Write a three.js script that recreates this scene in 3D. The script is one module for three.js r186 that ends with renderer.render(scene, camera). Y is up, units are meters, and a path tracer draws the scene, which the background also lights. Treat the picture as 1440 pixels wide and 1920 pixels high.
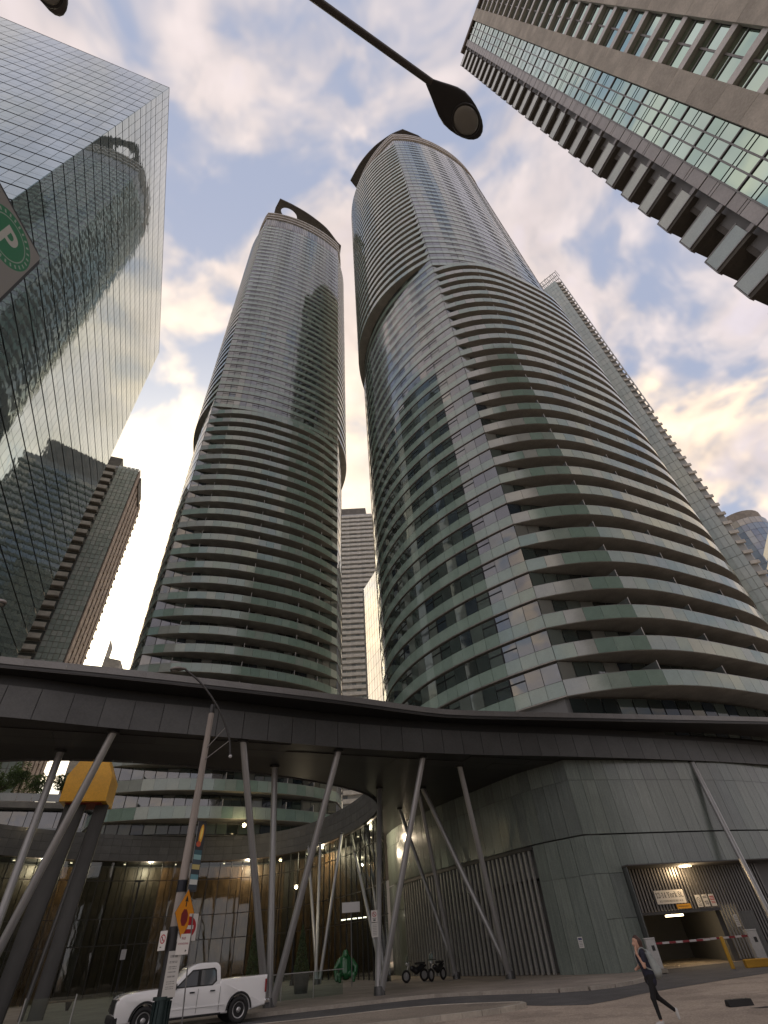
import * as THREE from 'three';
import { mergeGeometries, toCreasedNormals } from 'three/addons/utils/BufferGeometryUtils.js';
import { MarchingCubes } from 'three/addons/objects/MarchingCubes.js';
import { RoundedBoxGeometry } from 'three/addons/geometries/RoundedBoxGeometry.js';

// ---------------------------------------------------------------- camera, sky, sun, exposure
const scene = new THREE.Scene();
const camera = new THREE.PerspectiveCamera(92.62, 768 / 1024, 0.05, 3000);
camera.position.set(0, 1.85, 0);
camera.up.set(0.08288, 0.74289, 0.66427);
camera.lookAt(0, 1.85 + 0.66656, -0.74545);
camera.updateMatrixWorld(true); camera.updateProjectionMatrix();
const renderer = new THREE.WebGLRenderer();
renderer.toneMapping = THREE.LinearToneMapping;
renderer.toneMappingExposure = 2.2;
renderer.shadowMap.enabled = true;

function rngMake(seed) { let s = seed >>> 0; return () => { s = (s + 0x6d2b79f5) | 0; let t = Math.imul(s ^ (s >>> 15), 1 | s); t = (t + Math.imul(t ^ (t >>> 7), 61 | t)) ^ t; return ((t ^ (t >>> 14)) >>> 0) / 4294967296; }; }
const rnd = rngMake(77);
const clamp = (x, a = 0, b = 1) => Math.min(b, Math.max(a, x));
const smooth = (a, b, x) => { const t = clamp((x - a) / (b - a)); return t * t * (3 - 2 * t); };
const mix = (a, b, t) => a + (b - a) * t;
const mix3 = (a, b, t) => [mix(a[0], b[0], t), mix(a[1], b[1], t), mix(a[2], b[2], t)];
const HN = 256, hashTab = new Float32Array(HN * HN); { const r = rngMake(5); for (let i = 0; i < HN * HN; i++) hashTab[i] = r(); }
function vnoise(x, y) {                                   // value noise, period 256
  const xi = Math.floor(x), yi = Math.floor(y), fx = x - xi, fy = y - yi, u = fx * fx * fx * (fx * (fx * 6 - 15) + 10), v = fy * fy * fy * (fy * (fy * 6 - 15) + 10);
  const x0 = xi & 255, x1 = (xi + 1) & 255, y0 = (yi & 255) * HN, y1 = ((yi + 1) & 255) * HN;
  return mix(mix(hashTab[y0 + x0], hashTab[y0 + x1], u), mix(hashTab[y1 + x0], hashTab[y1 + x1], u), v);
}
function fbm(x, y, o = 5, g = 0.5) { let a = 0.5, s = 0, n = 0; for (let i = 0; i < o; i++) { s += a * vnoise(x, y); n += a; x = x * 2.03 + 17.3; y = y * 2.03 + 9.1; a *= g; } return s / n; }

const SUN = new THREE.Vector3(-0.372, 0.437, -0.819).normalize();
{ // evening sky: broken cloud sheets over pale blue, a hazy sun low behind the towers
  const W = 2048, H = 1024, d = new Float32Array(W * H * 4);
  for (let j = 0; j < H; j++) {
    const el = ((j + 0.5) / H - 0.5) * Math.PI, sy = Math.sin(el), cy = Math.cos(el);
    for (let i = 0; i < W; i++) {
      const az = ((i + 0.5) / W - 0.5) * 2 * Math.PI, x = Math.cos(az) * cy, z = Math.sin(az) * cy;
      const o = (j * W + i) * 4; let c;
      const y = Math.max(sy, 0.0);
      const ca = clamp(x * SUN.x + sy * SUN.y + z * SUN.z, -1, 1), ang = Math.acos(ca) * 57.3;
      const k = 1 / (y + 0.3), px = x * k * 2.2 + 40, pz = z * k * 2.2 + 60;
      const wx = fbm(px * 1.3 + 5, pz * 1.3, 4) - 0.5, wz = fbm(px * 1.3, pz * 1.3 + 31, 4) - 0.5;
      const big = fbm(px * 1.1 + wx * 0.9, pz * 1.1 + wz * 0.9, 4);
      const mid = fbm(px * 3.2 + wx * 1.6 + 11, pz * 3.2 + wz * 1.6, 5, 0.5);
      const fine = fbm(px * 9 + wx * 3, pz * 9 + wz * 3 + 70, 4, 0.5);
      const dens = big * 0.30 + mid * 0.48 + fine * 0.24;                       // about 0.51 on average
      const cover = smooth(0.37, 0.57, dens), thick = smooth(0.42, 0.64, big * 0.3 + mid * 0.5 + fine * 0.2);
      const near = Math.exp(-ang / 24), low = smooth(0.97, 0.6, y);
      const blue = mix3([0.225, 0.255, 0.345], [0.26, 0.295, 0.385], smooth(0.85, 0.3, y));
      const lav = [0.325, 0.305, 0.36], pink = [0.475, 0.425, 0.43], cream = [0.76, 0.60, 0.435];
      const lump = smooth(0.40, 0.62, fbm(px * 2.4 + wx * 1.4 + 3, pz * 2.4 + wz * 1.4 + 8, 5, 0.52));   // which lumps catch the low sun
      const near2 = Math.exp(-ang / 38), warm = clamp(near * 0.6 + near2 * 0.75 + low * 0.85 * lump * (0.55 + 0.9 * (fine - 0.3)) - 0.1 * thick * (1 - near));
      const cloud = mix3(mix3(pink, lav, thick * mix(0.95, 0.75, low)), cream, warm);
      c = mix3(blue, cloud.map((v) => v * (0.9 + 0.55 * (fine - 0.42) + 0.3 * (mid - 0.45))), cover);
      const haze = smooth(0.36, 0.02, y); c = mix3(c, mix3([0.50, 0.465, 0.46], [0.80, 0.69, 0.54], near), haze * 0.7);
      const gl = 2.2 * Math.exp(-Math.pow(ang / 12, 2)) + 0.7 * Math.exp(-Math.pow(ang / 22, 2)) * (0.35 + 0.8 * (1 - thick)) + 0.05 * Math.exp(-ang / 30);
      c = [c[0] + gl * 1.0, c[1] + gl * 0.87, c[2] + gl * 0.58];
      c = c.map((v) => v * 0.81);
      if (sy < 0) { const t = smooth(0, -0.06, sy); c = mix3(c, [0.12, 0.115, 0.11], t); }
      d[o] = c[0]; d[o + 1] = c[1]; d[o + 2] = c[2]; d[o + 3] = 1;
    }
  }
  const t = new THREE.DataTexture(d, W, H, THREE.RGBAFormat, THREE.FloatType);
  t.mapping = THREE.EquirectangularReflectionMapping; t.magFilter = t.minFilter = THREE.LinearFilter; t.wrapS = THREE.RepeatWrapping; t.needsUpdate = true;
  scene.background = t; scene.environment = t;
}
const sun = new THREE.DirectionalLight(new THREE.Color().setRGB(1, 0.82, 0.58), 1.1);
sun.position.copy(SUN).multiplyScalar(400); sun.castShadow = true; sun.shadow.radius = 22;
Object.assign(sun.shadow.camera, { left: -160, right: 160, top: 160, bottom: -160, near: 1, far: 900 }); sun.shadow.mapSize.set(2048, 2048);
scene.add(sun); scene.add(sun.target);

// ---------------------------------------------------------------- materials
const RGB = (r, g, b) => new THREE.Color().setRGB(r, g, b);
function noiseTex(n, fn, tile = 1, color = false) {       // fn(u, v) -> [r, g, b] or grey, u and v in 0..1, periodic
  const d = new Uint8Array(n * n * 4);
  for (let j = 0; j < n; j++) for (let i = 0; i < n; i++) { const v = fn(i / n, j / n), a = Array.isArray(v) ? v : [v, v, v], o = (j * n + i) * 4; for (let c = 0; c < 3; c++) d[o + c] = clamp(a[c]) * 255; d[o + 3] = 255; }
  const t = new THREE.DataTexture(d, n, n); t.magFilter = THREE.LinearFilter; t.minFilter = THREE.LinearMipmapLinearFilter; t.generateMipmaps = true; t.wrapS = t.wrapT = THREE.RepeatWrapping;
  if (color) t.colorSpace = THREE.SRGBColorSpace; t.repeat.set(1 / tile, 1 / tile); t.needsUpdate = true; return t;
}
function pfbm(u, v, f, o = 4) { let s = 0, a = 0.5, n = 0; for (let i = 0; i < o; i++) { const F = f << i; const x = u * F, y = v * F, xi = Math.floor(x), yi = Math.floor(y), fx = x - xi, fy = y - yi, U = fx * fx * (3 - 2 * fx), V = fy * fy * (3 - 2 * fy); const h = (p, q) => hashTab[(((q % F + F) % F + i * 37) & 255) * HN + (((p % F + F) % F + i * 91) & 255)]; s += a * mix(mix(h(xi, yi), h(xi + 1, yi), U), mix(h(xi, yi + 1), h(xi + 1, yi + 1), U), V); n += a; a *= 0.5; } return s / n; }
const TX = {
  wave: noiseTex(256, (u, v) => pfbm(u, v, 8, 2), 11),
  grain: noiseTex(512, (u, v) => { const g = 0.88 + 0.12 * pfbm(u, v, 64, 3) - 0.16 * (pfbm(u, v, 4, 4) - 0.5); return [g, g, g]; }, 4, true),
  concrete: noiseTex(512, (u, v) => { const st = pfbm(u, v * 0.999, 6, 5), g = 0.9 + 0.24 * (st - 0.5) + 0.12 * (pfbm(u, v, 90, 2) - 0.5); return [g, g * 0.985, g * 0.96]; }, 6, true),
  asphalt: noiseTex(512, (u, v) => { const g = 0.84 + 0.26 * (pfbm(u, v, 5, 5) - 0.5) + 0.4 * (pfbm(u, v, 150, 2) - 0.5); return [g, g, g]; }, 3.5, true),
  road: noiseTex(1024, (u, v) => { const st = pfbm(u, v, 4, 6), pt = smooth(0.56, 0.6, pfbm(u, v, 7, 5)), g = 0.88 + 0.26 * (st - 0.5) + 0.3 * (pfbm(u, v, 200, 2) - 0.5) - 0.07 * pt; return [g, g * 0.97, g * 0.93]; }, 7, true),
  wood: noiseTex(512, (u, v) => { const g = 0.8 + 0.4 * (pfbm(u, v, 3, 2) - 0.5) + 0.3 * (vnoise(u * 60, v * 3) - 0.5); return [g, g * 0.93, g * 0.85]; }, 1.5, true),
  streak: noiseTex(512, (u, v) => { const s = vnoise(u * 256, v * 6) * 0.5 + vnoise(u * 90, v * 2 + 9) * 0.5, g = 0.9 + 0.16 * (s - 0.5) + 0.14 * (pfbm(u, v, 4, 4) - 0.5) + 0.1 * (pfbm(u, v, 120, 2) - 0.5); return [g, g, g]; }, 5, true),
  frost: noiseTex(256, (u, v) => { const g = 0.95 + 0.1 * (pfbm(u, v, 70, 2) - 0.5) + 0.1 * (pfbm(u, v, 3, 3) - 0.5); return [g, g, g]; }, 2.2, true),
};
const P = (o) => new THREE.MeshPhysicalMaterial(o);
const mats = {};
function mat(kind, rgb) {                                  // a material of a kind in a tone; the white one carries vertex colours
  const key = kind + (rgb ? rgb.join(',') : '*'); if (mats[key]) return mats[key];
  const o = { ...KINDS[kind] }; if (rgb) o.color = RGB(...rgb); else { o.color = RGB(1, 1, 1); o.vertexColors = true; }
  return mats[key] = P(o);
}
const KINDS = {
  vision: { roughness: 0.035, ior: 2.3, bumpMap: TX.wave, bumpScale: 0.010 },
  dimglass: { roughness: 0.05, ior: 1.5, bumpMap: TX.wave, bumpScale: 0.008 },
  tinted: { roughness: 0.03, metalness: 1, bumpMap: TX.wave, bumpScale: 0.006 },
  mirror: { roughness: 0.03, metalness: 0.72, ior: 1.6, bumpMap: TX.wave, bumpScale: 0.008 },
  frost: { roughness: 0.11, ior: 1.85, map: TX.frost, bumpMap: TX.wave, bumpScale: 0.004 },
  concrete: { roughness: 0.85, map: TX.concrete },
  metal: { roughness: 0.42, metalness: 0.5, map: TX.grain },
  paint: { roughness: 0.4, map: TX.grain },
  matte: { roughness: 0.9, map: TX.grain },
  plain: { roughness: 0.6 },
  satin: { roughness: 0.28, metalness: 0.2 },
  rubber: { roughness: 0.8 },
  wood: { roughness: 0.5, map: TX.wood },
  wallglass: { roughness: 0.2, ior: 1.6, map: TX.streak, bumpMap: TX.wave, bumpScale: 0.006 },
};
const clearGlass = P({ color: RGB(0.62, 0.66, 0.64), transmission: 1, thickness: 0, roughness: 0.02, ior: 1.6, bumpMap: TX.wave, bumpScale: 0.006 });
const railGlass = P({ color: RGB(0.78, 0.85, 0.82), transmission: 1, thickness: 0, roughness: 0.03, ior: 1.5 });

// ---------------------------------------------------------------- geometry helpers
const boxCache = new Map();
function boxGeo(w, h, d, ox = 0, oy = 0) {                 // box with uv in metres
  const key = [w.toFixed(2), h.toFixed(2), d.toFixed(3), ox, oy].join('|'); let g = boxCache.get(key); if (g) return g;
  g = new THREE.BoxGeometry(+w.toFixed(2) || 0.01, +h.toFixed(2) || 0.01, +d.toFixed(3) || 0.001); uvMetres(g, ox, oy); boxCache.set(key, g); return g;
}
function uvMetres(g, ox = 0, oy = 0) {
  const p = g.attributes.position, n = g.attributes.normal, uv = new Float32Array(p.count * 2);
  for (let i = 0; i < p.count; i++) { const ax = Math.abs(n.getX(i)), ay = Math.abs(n.getY(i)), az = Math.abs(n.getZ(i)); let u, v; if (ay > ax && ay > az) { u = p.getX(i); v = p.getZ(i); } else if (ax > az) { u = p.getZ(i); v = p.getY(i); } else { u = p.getX(i); v = p.getY(i); } uv[i * 2] = u + ox; uv[i * 2 + 1] = v + oy; }
  g.setAttribute('uv', new THREE.BufferAttribute(uv, 2)); return g;
}
const numbers = {};
function numbered(n) { const k = numbers[n] = (numbers[n] ?? -1) + 1; return k ? n + '_' + String(k).padStart(3, '0') : n; }
function thing(name, label, category, group, pos = [0, 0, 0], turn = 0) {
  const o = new THREE.Group(); o.name = numbered(name); o.position.set(...pos); o.rotation.y = turn; o.userData = { label, category }; if (group) o.userData.group = group; scene.add(o); return o;
}
function part(parent, name, geo, m, opt = {}) {
  const o = new THREE.Mesh(geo, m); o.name = name; o.castShadow = o.receiveShadow = true;
  if (opt.pos) o.position.set(...opt.pos); if (opt.rot) o.rotation.set(...opt.rot); if (opt.label) o.userData.label = opt.label; if (opt.kind) o.userData.kind = opt.kind;
  parent.add(o); return o;
}
function solo(name, label, category, geo, m, opt = {}) { const o = part(scene, numbered(name), geo, m, opt); o.userData.label = label; o.userData.category = category; if (opt.group) o.userData.group = opt.group; return o; }
function struct(name, geo, m, opt = {}) { const o = part(scene, name, geo, m, opt); o.userData.kind = 'structure'; if (opt.label) o.userData.label = opt.label; return o; }
const V3 = (x, y, z) => new THREE.Vector3(x, y, z);
const sub = (a, b) => [a[0] - b[0], a[1] - b[1]], add = (a, b) => [a[0] + b[0], a[1] + b[1]], mul = (a, s) => [a[0] * s, a[1] * s], len = (a) => Math.hypot(a[0], a[1]);
const unit = (a) => mul(a, 1 / len(a)), norm = (a) => { const u = unit(a); return [-u[1], u[0]]; };       // outward for a wall walked left to right as seen from outside
class Acc {                                                // collects boxes into one geometry with vertex colours
  constructor() { this.p = []; this.n = []; this.u = []; this.c = []; }
  box(w, h, d, m4, tone = [1, 1, 1]) {
    const g = boxGeo(w, h, d).toNonIndexed(), p = g.attributes.position, n = g.attributes.normal, uv = g.attributes.uv, a = V3(0, 0, 0), e = m4.elements, ox = (e[12] * 7.3) % 9, oy = (e[13] + e[14] * 3.1) % 9;
    for (let i = 0; i < p.count; i++) { a.fromBufferAttribute(p, i).applyMatrix4(m4); this.p.push(a.x, a.y, a.z); a.fromBufferAttribute(n, i).transformDirection(m4); this.n.push(a.x, a.y, a.z); this.u.push(uv.getX(i) + ox, uv.getY(i) + oy); this.c.push(...tone); }
  }
  geo() { const g = new THREE.BufferGeometry(), f = (k, a, s) => g.setAttribute(k, new THREE.BufferAttribute(new Float32Array(a), s)); f('position', this.p, 3); f('normal', this.n, 3); f('uv', this.u, 2); f('color', this.c, 3); return g; }
}
const frustum = new THREE.Matrix4().multiplyMatrices(camera.projectionMatrix, camera.matrixWorldInverse.copy(camera.matrixWorld).invert());
function shown(it) {                                       // share of the view of a box piece: 0 when outside the frame
  const c = V3(it.m.elements[12], it.m.elements[13], it.m.elements[14]), q = c.clone().applyMatrix4(frustum), d = c.clone().sub(camera.position), L = d.length();
  if (Math.abs(q.x) > 1.02 || Math.abs(q.y) > 1.02 || q.z > 1) return 0;
  const z = V3(it.m.elements[8], it.m.elements[9], it.m.elements[10]).normalize(), f = -z.dot(d) / L; return f < 0.02 ? 0 : it.w * it.h * f / (L * L);
}
function at(x, y, z, yaw = 0, tx = 0, ty = 0) { return new THREE.Matrix4().compose(V3(x, y, z), new THREE.Quaternion().setFromEuler(new THREE.Euler(tx, yaw + ty, 0, 'YXZ')), V3(1, 1, 1)); }
function slabItem(p0, p1, y0, y1, th, out, tone, gap = 0.03, jit = 0) {  // an upright panel between two plan points
  const d = sub(p1, p0), n = norm(d), c = add(mul(add(p0, p1), 0.5), mul(n, out));
  return { w: Math.max(0.05, len(d) - gap), h: y1 - y0, d: th, m: at(c[0], (y0 + y1) / 2, c[1], Math.atan2(-d[1], d[0]), jit ? (rnd() - 0.5) * jit : 0, jit ? (rnd() - 0.5) * jit : 0), tone };
}
let uvPick = 0;
function pieces(parent, name, items, kind, n = 300, least = 0) {   // the n pieces largest in view each a part, the rest one part of kind stuff
  const ranked = items.map((it) => [shown(it), it]).sort((a, b) => b[0] - a[0]); let k = 0; const acc = new Acc();
  const inv = parent.isGroup ? new THREE.Matrix4().compose(parent.position, parent.quaternion, parent.scale).invert() : new THREE.Matrix4();
  for (const [s, it] of ranked) {
    const m = inv.clone().multiply(it.m);
    if (k < n && s > least) { const o = part(parent, name, boxGeo(it.w, it.h, it.d, (uvPick++ % 5) * 1.7, (uvPick % 3) * 2.3), mat(kind, it.tone)); m.decompose(o.position, o.quaternion, o.scale); k++; } else acc.box(it.w, it.h, it.d, m, it.tone);
  }
  if (acc.p.length) part(parent, name, acc.geo(), mat(kind), { kind: 'stuff' });
}
const boxPart = (parent, name, w, h, d, pos, m, yaw = 0, opt = {}) => part(parent, name, boxGeo(w, h, d), m, { pos, rot: [opt.rx || 0, yaw, opt.rz || 0], ...opt });
function tubeGeo(pts, r, seg = 24, rad = 10) { return new THREE.TubeGeometry(new THREE.CatmullRomCurve3(pts.map((p) => V3(...p))), seg, r, rad, false); }
function rodGeo(a, b, r0, r1 = r0, rad = 12) {              // straight round bar with caps between two points
  const A = V3(...a), B = V3(...b), g = new THREE.CylinderGeometry(r1, r0, A.distanceTo(B), rad, 1); g.applyQuaternion(new THREE.Quaternion().setFromUnitVectors(V3(0, 1, 0), B.clone().sub(A).normalize())); g.translate((A.x + B.x) / 2, (A.y + B.y) / 2, (A.z + B.z) / 2); return g;
}
function plateGeo(outline, y0, y1, holes = []) {            // flat plate from plan points [x, z]
  const s = new THREE.Shape(outline.map((p) => new THREE.Vector2(p[0], -p[1]))); for (const h of holes) s.holes.push(new THREE.Path(h.map((p) => new THREE.Vector2(p[0], -p[1]))));
  const g = new THREE.ExtrudeGeometry(s, { depth: y1 - y0, bevelEnabled: false }); g.rotateX(-Math.PI / 2); g.translate(0, y0, 0); return g;
}
function catmull(pts, n, closed = false) { const c = new THREE.CatmullRomCurve3(pts.map((p) => V3(p[0], 0, p[1])), closed, 'centripetal'); return c.getSpacedPoints(n).map((v) => [v.x, v.z]); }
const merge = (...g) => mergeGeometries(g.map((x) => { const y = x.index ? x.toNonIndexed() : x; if (!y.attributes.uv) uvMetres(y); for (const k of Object.keys(y.attributes)) if (!['position', 'normal', 'uv'].includes(k)) y.deleteAttribute(k); return y; }));
const bx = (w, h, d, x, y, z, yaw = 0, rx = 0, rz = 0) => { const g = boxGeo(w, h, d).clone(); g.applyMatrix4(new THREE.Matrix4().compose(V3(x, y, z), new THREE.Quaternion().setFromEuler(new THREE.Euler(rx, yaw, rz, 'YXZ')), V3(1, 1, 1))); return g; };
const vary = (c, a) => { const k = Math.round((1 + (rnd() - 0.5) * a) * 12) / 12; return c.map((v) => +(v * k).toFixed(4)); };
const pick = (arr) => arr[Math.floor(rnd() * arr.length)];

function canvasTex(w, h, draw) { const c = document.createElement('canvas'); c.width = w; c.height = h; const x = c.getContext('2d'); draw(x, w, h); const t = new THREE.CanvasTexture(c); t.colorSpace = THREE.SRGBColorSpace; return t; }
function signPlate(parent, name, w, h, pos, yaw, tex, opt = {}) {  // thin plate with a printed face
  const back = mat('satin', [0.35, 0.35, 0.35]), face = P({ map: tex, roughness: 0.5 });
  const g = new THREE.BoxGeometry(w, h, 0.012), o = new THREE.Mesh(g, [back, back, back, back, face, back]); o.name = name; o.castShadow = o.receiveShadow = true; o.position.set(...pos); o.rotation.y = yaw; if (opt.rz) o.rotation.z = opt.rz; if (opt.label) o.userData.label = opt.label; parent.add(o); return o;
}
// ---------------------------------------------------------------- the two curved towers
const FH = 2.95;
const VIS = [[0.022, 0.029, 0.028], [0.034, 0.045, 0.042], [0.055, 0.073, 0.066], [0.026, 0.038, 0.05], [0.085, 0.11, 0.098], [0.12, 0.145, 0.13], [0.04, 0.056, 0.051]];
const SPAN = [[0.28, 0.385, 0.33], [0.305, 0.41, 0.355], [0.265, 0.365, 0.315]];
const BAL = [[0.255, 0.365, 0.305], [0.285, 0.395, 0.335], [0.325, 0.40, 0.35], [0.24, 0.345, 0.295]];
function bowed(c0, c1, base, ledge) {                       // a face between two corners: bowed wall line and bowed balcony line
  const d = sub(c1, c0), n = norm(d);
  return { pt(s, which) { const u = Math.abs(2 * s - 1), [B, p] = which === 'ledge' ? ledge : base; return add(add(c0, mul(d, s)), mul(n, B * (1 - Math.pow(u, p)) + (which === 'ledge' ? 0.0 : which === 'ring' ? 0.3 : which === 'core' ? -0.38 : which === 'recess' ? -0.9 * (1 - Math.pow(u, 4)) - 0.02 : which === 'deepcore' ? -0.9 * (1 - Math.pow(u, 4)) - 0.4 : 0))); }, n, len: len(d) };
}
function tower(name, label, cfg) {
  const T = thing(name, label, 'tower'), { faces, y0, nLow, nTop } = cfg, top = y0 + FH * nTop;
  const ring = (modes) => { const out = []; faces.forEach((f, i) => { for (let k = 0; k < 26; k++) out.push(f.pt(k / 26, modes[i])); }); return out; };
  const core = ring(faces.map(() => 'core')), yMid = y0 + FH * nLow + 0.1, dk = mat('plain', [0.17, 0.175, 0.175]);
  part(T, 'core_wall', plateGeo(ring(faces.map((f) => f.low ? 'deepcore' : 'core')), cfg.foot, yMid), dk); part(T, 'core_wall', plateGeo(ring(faces.map((f) => f.low ? 'core' : 'deepcore')), yMid + FH * ((cfg.gap ?? 0) + 1), top + 0.1), dk);
  part(T, 'core_wall', plateGeo(core, yMid, yMid + FH * ((cfg.gap ?? 0) + 1)), dk); part(T, 'core_wall', plateGeo(core, top + 0.1, top + 3.6), dk);
  const low = faces.map((f) => f.low ? 'ledge' : 'base'), high = faces.map((f) => f.low ? 'base' : 'ledge'), flat = faces.map(() => 'base');
  const slabs = { low: plateGeo(ring(low), 0, 0.24), high: plateGeo(ring(high), 0, 0.24), flat: plateGeo(ring(flat), 0, 0.24) };
  const slabMat = mat('concrete', [0.45, 0.455, 0.435]);
  const grd = [], vis = [], span = [], bal = [], rail = [], fins = [], frames = [];
  for (let k = 0; k <= nTop; k++) {
    const y = y0 + k * FH, zone = k < nLow ? 'low' : k > nLow + (cfg.gap ?? 0) ? 'high' : 'flat';
    part(T, 'floor_slab', slabs[k === nTop ? 'flat' : zone], slabMat, { pos: [0, y, 0] });
    if (k === nTop) break;
    faces.forEach((f, fi) => {
      const open = zone !== 'flat' && (zone === 'low') === !!f.low, N = f.panels;
      if (!f.seen) { return; }
      for (let i = 0; i < N; i++) {
        const s0 = i / N, s1 = (i + 1) / N, a = f.pt(s0, 'base'), b = f.pt(s1, 'base');
        if (open) {
          const ra = f.pt(s0, 'recess'), rb = f.pt(s1, 'recess');
          vis.push(slabItem(ra, rb, y + 0.25, y + 2.86, 0.05, 0.0, rnd() < 0.2 ? [0.2, 0.21, 0.19] : pick(VIS), 0.09, 0.006));
          const p = f.pt(s0, 'ledge'), q = f.pt(s1, 'ledge'), tone = (i < 3 && rnd() < 0.5) ? [0.40, 0.43, 0.395] : pick(BAL);
          bal.push(slabItem(p, q, y + 0.04, y + 1.27, 0.03, 0.03, tone, 0.025, 0.014));
          rail.push(slabItem(p, q, y + 1.275, y + 1.315, 0.06, 0.01, [0.30, 0.31, 0.30], 0.0));
          if (f.fins.includes(i)) {
            const d = sub(p, ra); if (len(d) > 0.5) { const L = len(d) - 0.04, u = unit(d), e0 = add(ra, mul(u, 0.05)), e1 = add(ra, mul(u, L));
              fins.push({ ...slabItem(e0, e1, y + 0.245, y + 2.05, 0.035, 0, [0.10, 0.115, 0.11], 0.06) });
              const pst = add(ra, mul(u, L)); fins.push({ w: 0.06, h: 1.84, d: 0.06, m: at(pst[0], y + 0.245 + 0.92, pst[1], Math.atan2(-f.n[0], f.n[1])), tone: [0.62, 0.61, 0.58] }); }
          }
        } else {
          span.push(slabItem(a, b, y + 0.10, y + 1.22, 0.05, 0.055, pick(SPAN), 0.03, 0.012));
          const oper = f.oper.some((o) => i === o || i === o + 1);
          vis.push(slabItem(a, b, y + 1.25, y + 2.70, 0.05, oper ? 0.03 : 0.05, pick(VIS), 0.05, 0.007));
          if (oper) { const tone = [0.02, 0.021, 0.022]; frames.push(slabItem(a, b, y + 2.10, y + 2.22, 0.08, 0.05, tone, 0)); if (f.oper.includes(i)) { const e = norm(sub(b, a)); frames.push({ w: 0.13, h: 1.42, d: 0.08, m: at(b[0] + e[0] * 0.05, y + 1.96, b[1] + e[1] * 0.05, Math.atan2(-(b[1] - a[1]), b[0] - a[0])), tone }); } }
          rail.push(slabItem(a, b, y - 0.02, y + 0.075, 0.05, 0.085, [0.33, 0.31, 0.28], 0.0));
        }
      }
    });
  }
  for (const gi of cfg.ground) { const f = faces[gi]; for (let i = 0; i < f.panels; i++) grd.push(slabItem(f.pt(i / f.panels, 'recess'), f.pt((i + 1) / f.panels, 'recess'), cfg.foot + 0.1, y0 - 0.2, 0.05, 0.03, pick(VIS.slice(0, 5)), 0.12, 0.008)); }
  pieces(T, 'podium_pane', grd, 'dimglass'); pieces(T, 'window_pane', vis, 'vision'); pieces(T, 'spandrel_panel', span, 'frost'); pieces(T, 'balustrade_panel', bal, 'frost'); pieces(T, 'edge_rail', rail, 'metal', 0); pieces(T, 'balcony_divider', fins, 'paint', 200); pieces(T, 'window_frame', frames, 'metal', 120);
  // crown: tall screen of narrow panes, two slim rings, roof blade
  const sc = []; faces.forEach((f) => { if (!f.seen) return; const N = f.panels * 2; for (let i = 0; i < N; i++) { const a = f.pt(i / N, 'base'), b = f.pt((i + 1) / N, 'base'); sc.push(slabItem(a, b, top + 0.6, top + cfg.screen, 0.06, -0.1, pick([[0.20, 0.21, 0.21], [0.26, 0.27, 0.26], [0.13, 0.14, 0.145]]), 0.1, 0.004)); } });
  pieces(T, 'crown_screen_panel', sc, 'frost', 80);
  const cr = ring(faces.map(() => 'ring'));
  cfg.rings.forEach(([dy, h]) => part(T, 'crown_ring', plateGeo(cr, top + dy, top + dy + h), mat('paint', [0.6, 0.59, 0.57])));
  part(T, 'crown_wall', plateGeo(core, top + 3.6, top + cfg.rings[cfg.rings.length - 1][0]), mat('plain', [0.2, 0.2, 0.2]));
  const blade = part(T, 'roof_blade', plateGeo(cfg.blade, cfg.bladeY, cfg.bladeY + 0.9, cfg.bladeHole ? [cfg.bladeHole] : []), mat('matte', [0.085, 0.08, 0.075]), { label: 'dark overhanging roof blade above the crown' });
  for (const [x, z] of cfg.posts) part(T, 'roof_post', rodGeo([x, top + 3, z], [x, cfg.bladeY + 0.02, z], 0.3), mat('metal', [0.12, 0.12, 0.12]));
  return T;
}
{ // right tower
  const C = [13.1, -38.85], L = [-2.05, -68.05], R = [42.3, -54.0], K = add(L, sub(R, C));
  const fl = bowed(L, C, [4.76, 2], [6.65, 2.1]), fr = bowed(C, R, [3.6, 2.2], [5.0, 3.2]), b1 = bowed(R, K, [4.2, 2], [5.6, 2.2]), b2 = bowed(K, L, [4, 2], [5, 2.2]);
  Object.assign(fl, { seen: true, panels: 25, low: false, fins: [6, 13, 19], oper: [21, 16, 11, 6, 2] });
  Object.assign(fr, { seen: true, panels: 25, low: true, fins: [5, 10, 15, 20], oper: [3, 8, 13, 18] });
  Object.assign(b1, { seen: false, low: false }); Object.assign(b2, { seen: false, low: true });
  tower('residential_tower', 'tall curved glass tower on the right, its stacked balconies bulging out at right', { faces: [fl, fr, b1, b2], y0: 15.73, foot: 12.7, nLow: 28, nTop: 61, gap: 0, screen: 4.6, ground: [1],
    rings: [[5.1, 0.7], [8.2, 0.8], [10.6, 0.7]], bladeY: 212,
    blade: catmull([[17.4, -38.5], [13.7, -39.5], [9.95, -41.2], [6.8, -43], [2, -47], [-2.2, -52.2]], 20).concat([[0.4, -55.6], [12, -62], [30, -60], [33, -49]], [[26.2, -42.8], [22.8, -40.6]]), posts: [[14, -43], [5, -50], [24, -46], [14, -58], [28, -56]] });
}
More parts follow.
